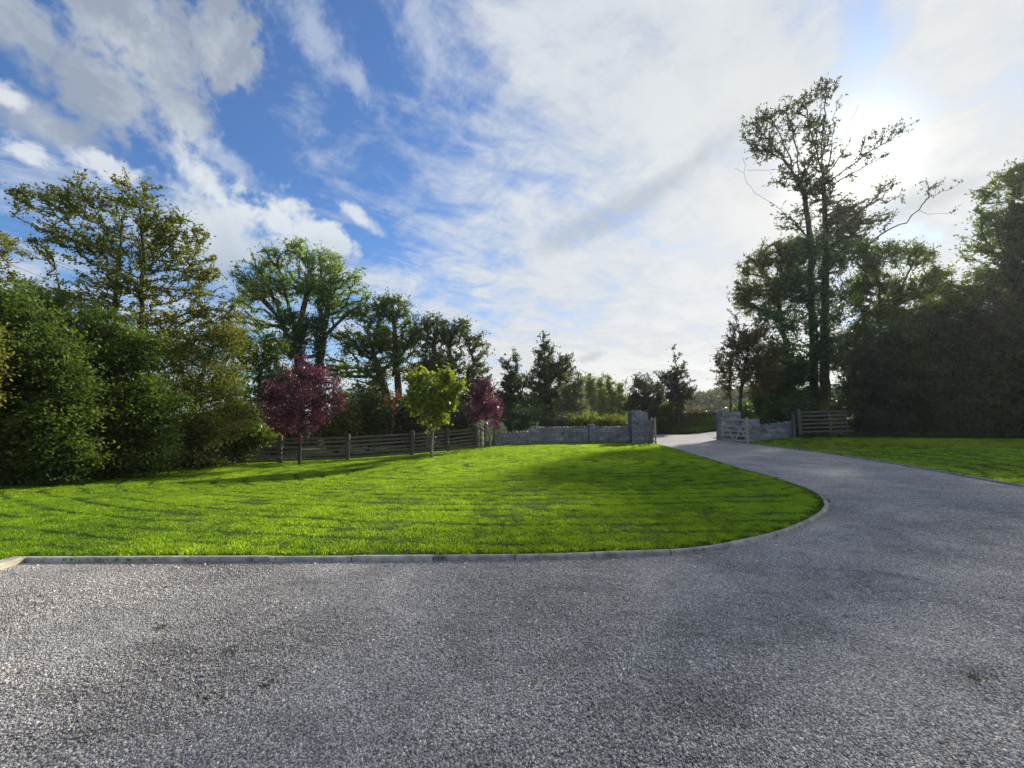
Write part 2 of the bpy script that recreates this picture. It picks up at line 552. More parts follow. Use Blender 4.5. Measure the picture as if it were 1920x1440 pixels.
def inside(poly, P):
    P = np.asarray(P); x, y = P[:, 0], P[:, 1]
    r = np.zeros(len(P), bool)
    n = len(poly)
    for i in range(n):
        x1, y1 = poly[i]; x2, y2 = poly[(i + 1) % n]
        c = (y1 > y) != (y2 > y)
        with np.errstate(divide='ignore', invalid='ignore'):
            r ^= c & (x < (x2 - x1) * (y - y1) / (y2 - y1 + 1e-12) + x1)
    return r


def dens(poly, step):
    o = []
    for i in range(len(poly)):
        a, b = Vector(poly[i]), Vector(poly[(i + 1) % len(poly)])
        k = max(1, int((b - a).length / step))
        o += [tuple(a.lerp(b, j / k)) for j in range(k)]
    return o


def sheet(name, poly, step, off, mat, bump=0.0, skirt=0.0):
    poly = dens(poly, step)
    P = np.array(poly)
    xs = np.arange(P[:, 0].min(), P[:, 0].max(), step)
    ys = np.arange(P[:, 1].min(), P[:, 1].max(), step)
    G = np.stack(np.meshgrid(xs, ys), -1).reshape(-1, 2)
    rs = np.random.RandomState(3)
    G = G + rs.uniform(-.1, .1, G.shape) * step
    G = G[inside(poly, G)]
    d = np.min(np.hypot(G[:, None, 0] - P[None, :, 0], G[:, None, 1] - P[None, :, 1]), axis=1)
    G = G[d > step * 0.5]
    pts = [Vector(p) for p in poly] + [Vector(p) for p in G]
    res = geometry.delaunay_2d_cdt(pts, [], [list(range(len(poly)))], 1, 1e-5)
    V = np.array([(p.x, p.y) for p in res[0]])
    z = zt(V[:, 0], V[:, 1]) + off
    if bump:
        z = z + bump * (np.sin(V[:, 0] * 2.1 + np.sin(V[:, 1] * 1.3) * 2) * np.sin(V[:, 1] * 1.9 + np.cos(V[:, 0] * .9)))
    F3 = np.array([f for f in res[2] if len(f) == 3])
    me = np_mesh(name, np.column_stack([V, z]), F3, True)
    o = link(name, me, mat)
    tag(o, kind='structure')
    return o


# kerb line round the lawn, read off the photograph as ground points
def gp(px, py):
    g = Gd(px, py)
    return (g.x, g.y)


def smooth_path(P, step=0.12, it=2):
    P = [Vector(p) for p in P]
    for _ in range(it):
        Q = [P[0]]
        for a, b in zip(P[:-1], P[1:]):
            Q += [a.lerp(b, 0.25), a.lerp(b, 0.75)]
        Q.append(P[-1])
        P = Q
    out = [P[0].copy()]
    for a, b in zip(P[:-1], P[1:]):
        L = (b - a).length
        k = max(1, int(L / step))
        out += [a.lerp(b, (j + 1) / k) for j in range(k)]
    return out


KX = -5.28
main_kerb = [(KX, 4.50), (0.0, 4.55)] + [gp(*p) for p in [(1150, 1043), (1260, 1040), (1345, 1030), (1420, 1015), (1480, 998), (1525, 977), (1551, 957), (1548, 937), (1515, 918), (1460, 901), (1400, 884), (1330, 862), (1270, 845), (1240, 836)]]
main_path = smooth_path(main_kerb)
left_path = smooth_path([(KX - .03, -3.0), (KX - .03, 4.50)])
right_kerb = [(11.0, -3.0), (11.05, 4.0)] + [gp(*p) for p in [(1905, 912), (1800, 892), (1700, 875), (1600, 858), (1500, 844), (1405, 832)]]
right_path = smooth_path(right_kerb)
GATE_L = Vector((7.75, 22.3)); GATE_R = Vector((12.3, 23.2))

lawn_poly = [tuple(p) for p in main_path][::3] + [(6.9, 21.75), (6.3, 21.85), (-1.1, 21.6), (-1.8, 20.6), (-5.9, 18.6), (-10.2, 16.4), (-13, 12.6), (-16, 10), (-22, 8), (-22, -3), (KX, -3)]
lawn_r_poly = [tuple(p) for p in right_path][::3] + [(13.2, 22.8), (14.5, 23.2), (21, 23.5), (32, 21.5), (32, -3)]
sheet('lawn', lawn_poly, 0.55, 0.026, M['lawn'], 0.012)
sheet('lawn', lawn_r_poly, 0.8, 0.026, M['lawn'], 0.012)
drive_poly = [(KX, -6), (12.5, -6)] + [tuple(p) for p in right_path][::4] + [(12.6, 22.4), (12.9, 26.5), (16.5, 27.6), (16.5, 31.2), (5.0, 31.2), (5.0, 27.0), (6.6, 26.5), (6.9, 22.2)] + [tuple(p) for p in main_path][::-4] + [(KX, 4.5)]
# widen a touch so that the bed runs under the kerbs
sheet('gravel_drive', drive_poly, 0.6, 0.0, M['gravel'], 0.006)


def kerb(path, root, first=0.9, w=0.06, top=0.052, mat=None, i0=0, outer=1):
    """separate kerb stones, each a chamfered bar following the line"""
    L = [0.0]
    for a, b in zip(path[:-1], path[1:]):
        L.append(L[-1] + (b - a).length)
    L = np.array(L); P = np.array([tuple(p) for p in path])
    n = int(round(L[-1] / first)); first = L[-1] / n
    rng = random.Random(5 + i0)
    for k in range(n):
        s0, s1 = k * first + 0.006, (k + 1) * first - 0.006
        ss = np.linspace(s0, s1, 6)
        x = np.interp(ss, L, P[:, 0]); y = np.interp(ss, L, P[:, 1])
        tx, ty = np.gradient(x), np.gradient(y)
        l = np.hypot(tx, ty); nx, ny = -ty / l, tx / l
        dz = rng.uniform(-0.003, 0.003); sh = rng.uniform(-0.006, 0.006)
        z0 = zt(x, y)
        prof = [(-w / 2, -0.12), (-w / 2, top - 0.012), (-w / 2 + 0.012, top), (w / 2 - 0.008, top), (w / 2, top - 0.008), (w / 2, -0.12)]
        V = []
        for j in range(6):
            for (o, h) in prof:
                V.append((x[j] + nx[j] * (o + sh), y[j] + ny[j] * (o + sh), z0[j] + h + dz))
        Fc = []
        for j in range(5):
            for q in range(5):
                a = j * 6 + q
                Fc.append((a, a + 1, a + 7, a + 6))
        me = bpy.data.meshes.new('kerb_stone')
        me.from_pydata(V, [], Fc + [(5, 4, 3, 2, 1, 0), (30, 31, 32, 33, 34, 35)])
        link('kerb_stone', me, mat or M['kerb'], root)


kr = tag(empty('kerb', (0, 0, 0)), kind='structure')
kerb(main_path, kr)
kr2 = tag(empty('kerb', (0, 0, 0)), kind='structure')
kerb(left_path, kr2, i0=50, w=0.16, top=0.062, mat=M['pale_kerb'])
kr3 = tag(empty('kerb', (0, 0, 0)), kind='structure')
kerb(right_path, kr3, i0=90)

# ------------------------------------------------------------------ scattering with geometry nodes (grass, gravel)
def scatter(name, pts, rot, scl, tint, protos, label, cat):
    me = bpy.data.meshes.new(name)
    me.vertices.add(len(pts))
    me.vertices.foreach_set('co', np.ascontiguousarray(pts, np.float32).ravel())
    for nm, ty, arr, key in (('rot', 'FLOAT', rot, 'value'), ('scl', 'FLOAT', scl, 'value'), ('tint', 'FLOAT', tint, 'value')):
        a = me.attributes.new(nm, ty, 'POINT')
        a.data.foreach_set(key, np.ascontiguousarray(arr, np.float32))
    a = me.attributes.new('pick', 'INT', 'POINT')
    a.data.foreach_set('value', np.random.RandomState(1).randint(0, len(protos), len(pts)).astype(np.int32))
    o = bpy.data.objects.new(name, me)
    COL.objects.link(o)
    g = bpy.data.node_groups.new(name, 'GeometryNodeTree')
    g.interface.new_socket('Geometry', in_out='INPUT', socket_type='NodeSocketGeometry')
    g.interface.new_socket('Geometry', in_out='OUTPUT', socket_type='NodeSocketGeometry')
    nd = g.nodes
    gi, go = nd.new('NodeGroupInput'), nd.new('NodeGroupOutput')
    iop = nd.new('GeometryNodeInstanceOnPoints')
    g2i = nd.new('GeometryNodeGeometryToInstance')
    for p in reversed(protos):
        oi = nd.new('GeometryNodeObjectInfo')
        oi.inputs[0].default_value = p
        g.links.new(oi.outputs['Geometry'], g2i.inputs[0])

    def at(nm, ty='FLOAT'):
        n = nd.new('GeometryNodeInputNamedAttribute')
        n.data_type = ty
        n.inputs[0].default_value = nm
        return n.outputs[0]
    cr = nd.new('ShaderNodeCombineXYZ')
    g.links.new(at('rot'), cr.inputs[2])
    g.links.new(gi.outputs[0], iop.inputs['Points'])
    g.links.new(g2i.outputs[0], iop.inputs['Instance'])
    iop.inputs['Pick Instance'].default_value = True
    g.links.new(at('pick', 'INT'), iop.inputs['Instance Index'])
    g.links.new(cr.outputs[0], iop.inputs['Rotation'])
    g.links.new(at('scl'), iop.inputs['Scale'])
    g.links.new(iop.outputs[0], go.inputs[0])
    md = o.modifiers.new('scatter', 'NODES')
    md.node_group = g
    tag(o, label, cat, kind='stuff')
    return o


# source meshes stand in a collection that is not part of the scene
SRC = bpy.data.collections.new('sources')


def src(name, me, mat):
    me.materials.append(mat)
    o = bpy.data.objects.new(name, me)
    SRC.objects.link(o)
    return o


def chip_tile(k, size=0.5, n=2700):
    rs = np.random.RandomState(100 + k)
    base = np.array([(1, 0, 0), (0, 1, 0), (-1, 0, 0), (0, -1, 0), (0, 0, 1), (0, 0, -1)], float)
    fc = np.array([(0, 1, 4), (1, 2, 4), (2, 3, 4), (3, 0, 4), (1, 0, 5), (2, 1, 5), (3, 2, 5), (0, 3, 5)])
    c = np.column_stack([rs.uniform(-size / 2, size / 2, (n, 2)), rs.uniform(-0.001, 0.0045, n)])
    s = rs.lognormal(math.log(0.0052), 0.33, n)[:, None] * rs.uniform([0.75, 0.6, 0.35], [1.3, 1.1, 0.7], (n, 3))
    V = base[None] * s[:, None, :] + rs.normal(0, 0.18, (n, 6, 3)) * s[:, None, :]
    a = rs.uniform(0, 6.28, (n, 3)); a[:, 0] = rs.normal(0, 0.5, n); a[:, 1] = rs.normal(0, 0.5, n)
    for ax, (i, j) in enumerate(((1, 2), (0, 2), (0, 1))):
        cs, sn = np.cos(a[:, ax])[:, None], np.sin(a[:, ax])[:, None]
        vi, vj = V[..., i].copy(), V[..., j].copy()
        V[..., i] = vi * cs - vj * sn
        V[..., j] = vi * sn + vj * cs
    V = V + c[:, None]
    Fc = (fc[None] + (np.arange(n) * 6)[:, None, None]).reshape(-1, 3)
    return np_mesh('chips', V.reshape(-1, 3), Fc)


def build_chips():
    tiles = [src('chips', chip_tile(k), M['chip']) for k in range(8)]
    rs = np.random.RandomState(11)
    xs, ys = np.arange(KX + 0.28, 14, 0.5), np.arange(-1.0, 15.5, 0.5)
    G = np.stack(np.meshgrid(xs, ys), -1).reshape(-1, 2)
    # keep tiles whose centre lies on the drive and not on the lawn (with margin so that chips stop at the kerb)
    k = inside(drive_poly, G)
    ker = np.array([tuple(p) for p in main_path + left_path + right_path])
    d = np.min(np.hypot(G[:, None, 0] - ker[None, :, 0], G[:, None, 1] - ker[None, :, 1]), axis=1)
    far = G[k & (d > 0.36)]
    vis = np.abs(far[:, 0]) < 1.45 * (far[:, 1] + 1.5)
    far = far[vis]
    n = len(far)
    z = zt(far[:, 0], far[:, 1])
    scatter('gravel', np.column_stack([far, z]), rs.randint(0, 4, n) * math.pi / 2, np.full(n, 1.0), rs.rand(n), tiles,
            'loose blue grey stone chippings covering the curved drive and forecourt', 'gravel')
    # thin strips of loose chips close to the kerbs, in small pieces
    small = [src('chips', chip_tile(40 + k, 0.10, 108), M['chip']) for k in range(5)]
    xs, ys = np.arange(KX + 0.06, 14, 0.1), np.arange(-1.0, 15.5, 0.1)
    G = np.stack(np.meshgrid(xs, ys), -1).reshape(-1, 2)
    G = G[np.abs(G[:, 0]) < 1.45 * (G[:, 1] + 1.5)]
    # all ground not yet covered by a big tile
    cen = {(int(round((a - (KX + 0.28)) / 0.5)), int(round((b + 1.0) / 0.5))) for a, b in far}
    ii = np.round((G[:, 0] - (KX + 0.28)) / 0.5).astype(int); jj = np.round((G[:, 1] + 1.0) / 0.5).astype(int)
    un = np.array([(a, b) not in cen for a, b in zip(ii, jj)])
    G = G[un]
    G = G[inside(drive_poly, G) & ~inside(lawn_poly, G) & ~inside(lawn_r_poly, G)]
    kk = ker[::2]
    d = np.min(np.hypot(G[:, None, 0] - kk[None, :, 0], G[:, None, 1] - kk[None, :, 1]), axis=1)
    G = G[d > 0.075]
    n = len(G)
    scatter('gravel', np.column_stack([G, zt(G[:, 0], G[:, 1])]), rs.randint(0, 4, n) * math.pi / 2, np.full(n, 1.0), rs.rand(n), small,
            'narrow band of loose stone chippings lying right against the kerbs', 'gravel')


build_chips()


def tuft_mesh(k, n=26, r=0.055, h=0.026):
    rs = np.random.RandomState(200 + k)
    V, Fc = [], []
    for i in range(n):
        a = rs.uniform(0, 6.28); rr = r * math.sqrt(rs.rand())
        x, y = rr * math.cos(a), rr * math.sin(a)
        b = rs.uniform(0, 6.28); hh = h * rs.uniform(0.55, 1.25); w = rs.uniform(0.0022, 0.0042)
        ln = rs.uniform(0.1, 0.9) * hh
        dx, dy = math.cos(b), math.sin(b)
        px, py = -dy * w, dx * w
        o = len(V)
        V += [(x - px, y - py, 0), (x + px, y + py, 0), (x - px * .8 + dx * ln * .35, y - py * .8 + dy * ln * .35, hh * .6),
              (x + px * .8 + dx * ln * .35, y + py * .8 + dy * ln * .35, hh * .6), (x + dx * ln, y + dy * ln, hh)]
        Fc += [(o, o + 1, o + 3), (o, o + 3, o + 2), (o + 2, o + 3, o + 4)]
    return np_mesh('tuft', np.array(V), np.array(Fc))


def vnoise(x, y, s, seed):
    """smooth value noise"""
    rs = np.random.RandomState(seed)
    T = rs.rand(64, 64)
    u, v = x * s + 100, y * s + 100
    i, j = np.floor(u).astype(int), np.floor(v).astype(int)
    fu, fv = u - i, v - j
    fu, fv = fu * fu * (3 - 2 * fu), fv * fv * (3 - 2 * fv)
    g = lambda a, b: T[a % 64, b % 64]
    return (g(i, j) * (1 - fu) + g(i + 1, j) * fu) * (1 - fv) + (g(i, j + 1) * (1 - fu) + g(i + 1, j + 1) * fu) * fv


def lawn_scatter(poly, step, label, seed, edge):
    rs = np.random.RandomState(seed)
    P = np.array(poly)
    out = []
    for (y0, y1, st) in ((max(P[:, 1].min(), 1.0), 9, step), (9, 15, step * 1.25), (15, P[:, 1].max(), step * 1.6)):
        xs = np.arange(P[:, 0].min(), P[:, 0].max(), st); ys = np.arange(y0, y1, st)
        G = np.stack(np.meshgrid(xs, ys), -1).reshape(-1, 2) + rs.uniform(-.5, .5, (len(xs) * len(ys), 2)) * st
        G = G[np.abs(G[:, 0]) < 1.42 * (G[:, 1] + 1.0)]
        G = G[inside(poly, G)]
        out.append(np.column_stack([G, np.full(len(G), st / step)]))
    G = np.concatenate(out)
    x, y, m = G.T
    # mower wheel lines: long furrows bending round the corner of the lawn
    cx, cy = 1.0, 13.5
    rad = np.hypot((x - cx) * 0.55, y - cy) + 0.22 * vnoise(x, y, 0.6, 5) + 0.06 * vnoise(x, y, 3.5, 6)
    row = np.abs(((rad / 0.42) % 1.0) - 0.5) * 2
    broken = 0.7 * vnoise(x * 0.6, y * 2.2, 1.9, 9) + 0.3 * vnoise(x, y, 6, 10)
    fur = np.clip((0.36 - row) / 0.25, 0, 1) * np.clip((broken - 0.30) * 4, 0, 1)
    big = vnoise(x, y, 0.5, 21); mid = vnoise(x, y, 2.2, 22); fine = vnoise(x, y, 7, 23)
    dash = 0.6 * vnoise(x * 1.3, y * 5.5, 1.6, 51) + 0.4 * vnoise(x * 1.5, y * 4.0, 4.5, 52)
    gap = np.clip((0.40 - dash) * 5, 0, 1)
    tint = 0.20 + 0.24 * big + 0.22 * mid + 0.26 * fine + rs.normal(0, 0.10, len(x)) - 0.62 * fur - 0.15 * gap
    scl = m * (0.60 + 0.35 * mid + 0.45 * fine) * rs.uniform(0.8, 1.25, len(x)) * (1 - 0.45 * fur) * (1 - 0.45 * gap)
    ker = np.array([tuple(p) for p in edge])[::2]
    d = np.full(len(x), 9.0)
    for k in range(0, len(ker), 40):
        kk = ker[k:k + 40]
        d = np.minimum(d, np.min(np.hypot(x[:, None] - kk[None, :, 0], y[:, None] - kk[None, :, 1]), axis=1))
    scl = scl * np.where(d < 0.16, 1.15, np.where(d < 0.4, 1.35, 1.0))
    tint = tint - np.where(d < 0.16, 0.55, 0.0)  # shaded front of the grass along the kerb, painted into the tint
    keep = d > np.where(rs.rand(len(x)) < 0.25, 0.022, 0.05)
    G = np.column_stack([x, y, zt(x, y) + 0.022])[keep]
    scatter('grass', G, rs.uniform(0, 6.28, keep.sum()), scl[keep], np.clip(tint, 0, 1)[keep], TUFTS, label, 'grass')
    return len(G)


TUFTS = [src('tuft', tuft_mesh(k), M['grass']) for k in range(8)]
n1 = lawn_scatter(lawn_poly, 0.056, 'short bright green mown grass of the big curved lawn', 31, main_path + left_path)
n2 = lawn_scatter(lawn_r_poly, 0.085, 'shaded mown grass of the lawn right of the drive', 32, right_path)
print('tufts', n1, n2)

# ------------------------------------------------------------------ trees
TRIS = [0]


def leaves_mesh(rs, cen, dirs, size, tint, tri=False, flat=0.5, width=0.55):
    n = len(cen)
    ax = dirs + rs.normal(0, 0.6, (n, 3)); ax[:, 2] -= 0.15
    ax /= np.linalg.norm(ax, axis=1)[:, None] + 1e-9
    nm = rs.normal(0, 1, (n, 3)); nm[:, 2] += flat * 2.5
    sd_ = np.cross(nm, ax)
    sd_ /= np.linalg.norm(sd_, axis=1)[:, None] + 1e-9
    nm = np.cross(ax, sd_)
    s = (size * rs.uniform(0.65, 1.3, n))[:, None]
    w = s * width * 0.5
    if tri:
        V = np.stack([cen + sd_ * w, cen - sd_ * w, cen + ax * s], 1)
        Fc = np.arange(3 * n).reshape(n, 3)
        TRIS[0] += n
    else:
        fold = nm * w * rs.uniform(0.1, 0.6, (n, 1))
        V = np.stack([cen, cen + ax * s * 0.5 + sd_ * w + fold, cen + ax * s, cen + ax * s * 0.5 - sd_ * w + fold], 1)
        Fc = np.arange(4 * n).reshape(n, 4)
        TRIS[0] += 2 * n
    return np_mesh('crown', V.reshape(-1, 3), Fc, attrs={'tint': ('FACE', tint)})


def tube_segments(P, A, B, ra, rb, dirA, dirB, sides):
    """tapered prisms between points A and B (indices into P)"""
    n = len(A)
    def ring(c, d, r):
        d = d / (np.linalg.norm(d, axis=1)[:, None] + 1e-9)
        ref = np.tile(np.array([[0.31, 0.95, 0.05]]), (len(d), 1))
        u = np.cross(d, ref); u /= np.linalg.norm(u, axis=1)[:, None] + 1e-9
        v = np.cross(d, u)
        th = np.arange(sides) * 2 * math.pi / sides
        return c[:, None] + r[:, None, None] * (np.cos(th)[None, :, None] * u[:, None] + np.sin(th)[None, :, None] * v[:, None])
    V = np.concatenate([ring(P[A], dirA, ra), ring(P[B], dirB, rb)], 1).reshape(-1, 3)
    j = np.arange(sides); k = (j + 1) % sides
    q = np.stack([j, k, k + sides, j + sides], -1)
    Fc = (q[None] + (np.arange(n) * 2 * sides)[:, None, None]).reshape(-1, 4)
    TRIS[0] += len(Fc) * 2
    return V, Fc


def chain_mesh(pts, rad, sides=10, noise=0.0, rs=None):
    """one connected tube"""
    pts = np.asarray(pts, float); rad = np.asarray(rad, float)
    d = np.gradient(pts, axis=0)
    d /= np.linalg.norm(d, axis=1)[:, None] + 1e-9
    ref = np.tile(np.array([[0.31, 0.95, 0.05]]), (len(d), 1))
    u = np.cross(d, ref); u /= np.linalg.norm(u, axis=1)[:, None] + 1e-9
    v = np.cross(d, u)
    th = np.arange(sides) * 2 * math.pi / sides
    rr = rad[:, None] * np.ones(sides)
    if noise and rs is not None:
        rr = rr * (1 + noise * rs.uniform(-1, 1, rr.shape))
    V = pts[:, None] + rr[..., None] * (np.cos(th)[None, :, None] * u[:, None] + np.sin(th)[None, :, None] * v[:, None])
    n = len(pts)
    j = np.arange(sides); k = (j + 1) % sides
    q = np.stack([j, k, k + sides, j + sides], -1)
    Fc = (q[None] + (np.arange(n - 1) * sides)[:, None, None]).reshape(-1, 4)
    TRIS[0] += len(Fc) * 2
    return np_mesh('trunk', V.reshape(-1, 3), Fc, True)


def resample(P, step):
    P = np.asarray(P, float)
    out = [P[0]]
    for a, b in zip(P[:-1], P[1:]):
        k = max(1, int(round(np.linalg.norm(b - a) / step)))
        out += [a + (b - a) * (j + 1) / k for j in range(k)]
    return np.array(out)


def tree(name, label, D, bx, blobs, tr=0.15, tips=400, lpt=40, ls=0.1, mat='green', spread=0.32, stems=None, limbs=(), cat='tree', group=None,
         seed=None, tri=None, bark='bark', tipr=0.009, dep=0.8, flat=0.4, minr=0.0, sub=7, width=0.6, branch=True, tshift=0.0, step=0.55, droop=0.0, ragged=0.3, ragl=None, twig=None, limf=0.5):
    """a tree: trunk (main stem), branches grown towards points of its crown volume, leaves round the twig ends.
    blobs: crown lobes (x, y, rx, ry[, weight[, depth offset]]) as seen in the photograph at distance D"""
    seed = seed if seed is not None else int(abs(bx) * 7 + D * 13) % 9973
    rs = np.random.RandomState(seed)
    k = D / F
    if ragl is None: ragl = 0.028 * D
    if twig is None: twig = 0.9 if cat in ('tree',) else 0.4
    base = W(bx, 800, D); base.z = float(zt(base.x, D)) - 0.1
    base = np.array(base)
    if tri is None: tri = D > 22
    # crown volume
    C, Rd, Wt = [], [], []
    for b in blobs:
        x, y, rx, ry = b[:4]
        w = b[4] if len(b) > 4 else 1.0
        off = b[5] if len(b) > 5 else 0.0
        c = np.array(W(x, y, D)); c[1] += off
        r = np.array([rx * k, max(0.35, min(rx, ry * 1.5) * dep * k), ry * k])
        C.append(c); Rd.append(r * 0.80); Wt.append(w * (r[0] * r[1] * r[2]) ** 0.72)
        for _ in range(sub):
            d = rs.normal(0, 1, 3); d /= np.linalg.norm(d)
            C.append(c + d * r * 0.72); Rd.append(r * rs.uniform(0.28, 0.5)); Wt.append(w * 0.42 * (r[0] * r[1] * r[2]) ** 0.72 / sub * 3)
    C, Rd, Wt = np.array(C), np.array(Rd), np.array(Wt)
    ix = rs.choice(len(C), tips, p=Wt / Wt.sum())
    d = rs.normal(0, 1, (tips, 3)); d /= np.linalg.norm(d, axis=1)[:, None]
    T = C[ix] + d * Rd[ix] * (rs.rand(tips, 1) ** 0.42)
    spk = rs.rand(tips) < ragged
    ex = d * 0.5 + np.array([0, 0, 0.75]); ex /= np.linalg.norm(ex, axis=1)[:, None]
    T = T + ex * (spk * rs.uniform(0.15, 0.9, tips) * ragl)[:, None]
    T[:, 2] = np.maximum(T[:, 2], zt(T[:, 0], T[:, 1]) + 0.25)
    cen = (C * Wt[:, None]).sum(0) / Wt.sum()
    top = (C[:, 2] + Rd[:, 2]).max()
    # stems
    if stems is None:
        a = base; b = np.array([base[0] * 0.35 + cen[0] * 0.65, cen[1], base[2] + (top - base[2]) * 0.62])
        mid = a * 0.5 + b * 0.5 + np.array([base[0] * 0.25 - cen[0] * 0.25, 0, 0]) + rs.normal(0, 0.12, 3)
        chains = [np.array([a, mid, b])]
    else:
        chains = []
        for s in stems:
            pts = []
            for q in s:
                p = np.array(W(q[0], q[1], D)); p[1] += q[2] if len(q) > 2 else 0.0
                pts.append(p)
            pts[0][2] = zt(pts[0][0], pts[0][1]) - 0.1
            chains.append(np.array(pts))
    nodes, par, main = [], [], []
    for ch in chains:
        ch = resample(ch, step)
        ch[1:-1] += rs.normal(0, 0.035, ch[1:-1].shape)
        st = len(nodes)
        for j, p in enumerate(ch):
            nodes.append(p); par.append(-1 if j == 0 else len(nodes) - 2)
        main.append(list(range(st, len(nodes))))
    for lb in limbs:
        pts = []
        for q in lb:
            p = np.array(W(q[0], q[1], D)); p[1] += q[2] if len(q) > 2 else 0.0
            pts.append(p)
        ch = resample(pts, step)
        ch[1:] += rs.normal(0, 0.05, ch[1:].shape)
        A = np.array(nodes)
        j = int(np.argmin(np.linalg.norm(A - ch[0], axis=1)))
        for p in ch[1:]:
            nodes.append(p); par.append(j); j = len(nodes) - 1
    n_seed = len(nodes)
    cap = n_seed + tips * 5
    A = np.zeros((cap, 3)); A[:n_seed] = nodes
    plen = np.zeros(cap)
    par = par + [0] * (cap - n_seed)
    for i in range(n_seed):
        plen[i] = 0 if par[i] < 0 else plen[par[i]] + np.linalg.norm(A[i] - A[par[i]])
    n = n_seed
    zmin = T[:, 2].min() - 0.3
    order = np.argsort(np.linalg.norm(T - cen, axis=1))
    tipnodes = []
    for ti in order:
        t = T[ti]
        dv = A[:n] - t
        dist = np.sqrt((dv * dv).sum(1))
        cost = dist + 0.12 * plen[:n] + 0.9 * np.maximum(0, A[:n, 2] - t[2] + 0.15 * dist)
        j = int(np.argmin(cost))
        L = dist[j]
        m = int(min(4, max(1, round(L / 0.7))))
        a = A[j].copy()
        bend = rs.normal(0, 0.07 * L, 3); bend[2] += 0.10 * L
        p = j
        for q in range(1, m + 1):
            f = q / m
            A[n] = a + (t - a) * f + bend * math.sin(math.pi * f) + (rs.normal(0, 0.03, 3) if q < m else 0)
            par[n] = p; plen[n] = plen[p] + L / m
            p = n; n += 1
        tipnodes.append(p)
    A = A[:n]; par = np.array(par[:n])
    cnt = np.zeros(n); cnt[tipnodes] = 1
    for i in range(n - 1, -1, -1):
        cnt[i] = max(cnt[i], 0.5)
    order_i = np.argsort(-plen[:n])
    acc = np.zeros(n); acc[tipnodes] = 1
    # children always have higher index than their parent
    for i in range(n - 1, 0, -1):
        if par[i] >= 0:
            acc[par[i]] += acc[i]
    acc = np.maximum(acc, 1)
    big = acc[[m_[0] for m_ in main]].max()
    pw = math.log(tr / tipr) / math.log(max(big, 2))
    rad = tipr * acc ** pw
    # taper up the stems, thinner side limbs
    mp = plen.max() + 1e-6
    rad = np.minimum(rad, tr * (1 - 0.93 * plen[:n] / mp) ** 1.15 + tipr)
    inmain = set(i for m_ in main for i in m_)
    for i in range(1, n):
        if par[i] >= 0 and i not in inmain:
            lim = limf if par[i] in inmain else 0.96
            rad[i] = min(rad[i], max(tipr, rad[par[i]] * lim))
    for i in range(1, n):
        if par[i] >= 0:
            rad[i] = min(rad[i], rad[par[i]] * 0.985)
    root = empty(name, tuple(base))
    inv = -base
    # leaf axis directions
    dirs = np.zeros((n, 3)); ok = par >= 0
    dirs[ok] = A[ok] - A[par[ok]]
    dirs[~ok] = (0, 0, 1)
    dirs /= np.linalg.norm(dirs, axis=1)[:, None] + 1e-9
    mainset = set()
    for ch in main:
        r_ = rad[ch].copy()
        r_[0] *= 1.35; 
        if len(r_) > 1: r_[1] *= 1.12
        link('trunk', chain_mesh(A[ch] + inv, r_, 10 if tr > 0.12 else 7, 0.07, rs), M[bark], root)
        mainset.update(ch[1:]); mainset.add(ch[0])
    if branch:
        S = np.array([i for i in range(n) if par[i] >= 0 and i not in mainset and rad[i] >= minr])
        Vs, Fs, off = [], [], 0
        for lo, hi, sd2 in ((0.035, 9, 7), (0, 0.035, 3)):
            s = S[(rad[S] >= lo) & (rad[S] < hi)]
            if not len(s): continue
            p_ = par[s]
            r0 = np.minimum(rad[p_], rad[s] * 1.25)
            side = r0 < rad[p_] * 0.75
            dA = np.where(side[:, None], dirs[s], dirs[p_])
            V, Fc = tube_segments(A + inv, p_, s, r0, rad[s], dA, dirs[s], sd2)
            Vs.append(V); Fs.append(Fc + off); off += len(V)
        if Vs:
            link('branches', np_mesh('branches', np.concatenate(Vs), np.concatenate(Fs), False), M[bark], root, kind='stuff')
    # leaves
    tn = np.array(tipnodes)
    nl = rs.poisson(lpt, len(tn))
    idx = np.repeat(tn, nl)
    on = rs.rand(len(idx)) < twig * 0.75            # leaves set along the last twigs; the rest in a loose cloud
    back = rs.rand(len(idx)) * 1.7
    p1 = par[idx]; p2 = np.where(par[p1] >= 0, par[p1], p1)
    b1 = np.clip(back, 0, 1)[:, None]; b2 = np.clip(back - 1, 0, 1)[:, None]
    pt = A[idx] * (1 - b1) + A[p1] * (b1 - b2) + A[p2] * b2
    sp = np.where(on, spread * 0.36, spread)[:, None]
    pt = pt + rs.normal(0, 1, (len(idx), 3)) * sp * np.array([1, 1, 0.62]) * rs.uniform(0.25, 1.1, (len(idx), 1))
    pt[:, 2] -= droop * rs.rand(len(idx))
    g = zt(pt[:, 0], pt[:, 1]) + 0.03
    kp = pt[:, 2] > g
    pt = pt[kp]; idx = idx[kp]
    clump = rs.rand(n)
    cl2 = vnoise(pt[:, 0] + pt[:, 1] * 0.7, pt[:, 2] * 1.2, 0.75, seed % 50)
    tint = np.clip(0.30 * clump[idx] + 0.35 * cl2 + 0.35 * rs.rand(len(pt)) + tshift, 0, 1)
    link('crown', leaves_mesh(rs, pt + inv, dirs[idx], ls, tint, tri, flat, width), M[mat], root, kind='stuff')
    tag(root, label, cat, group)
    return root


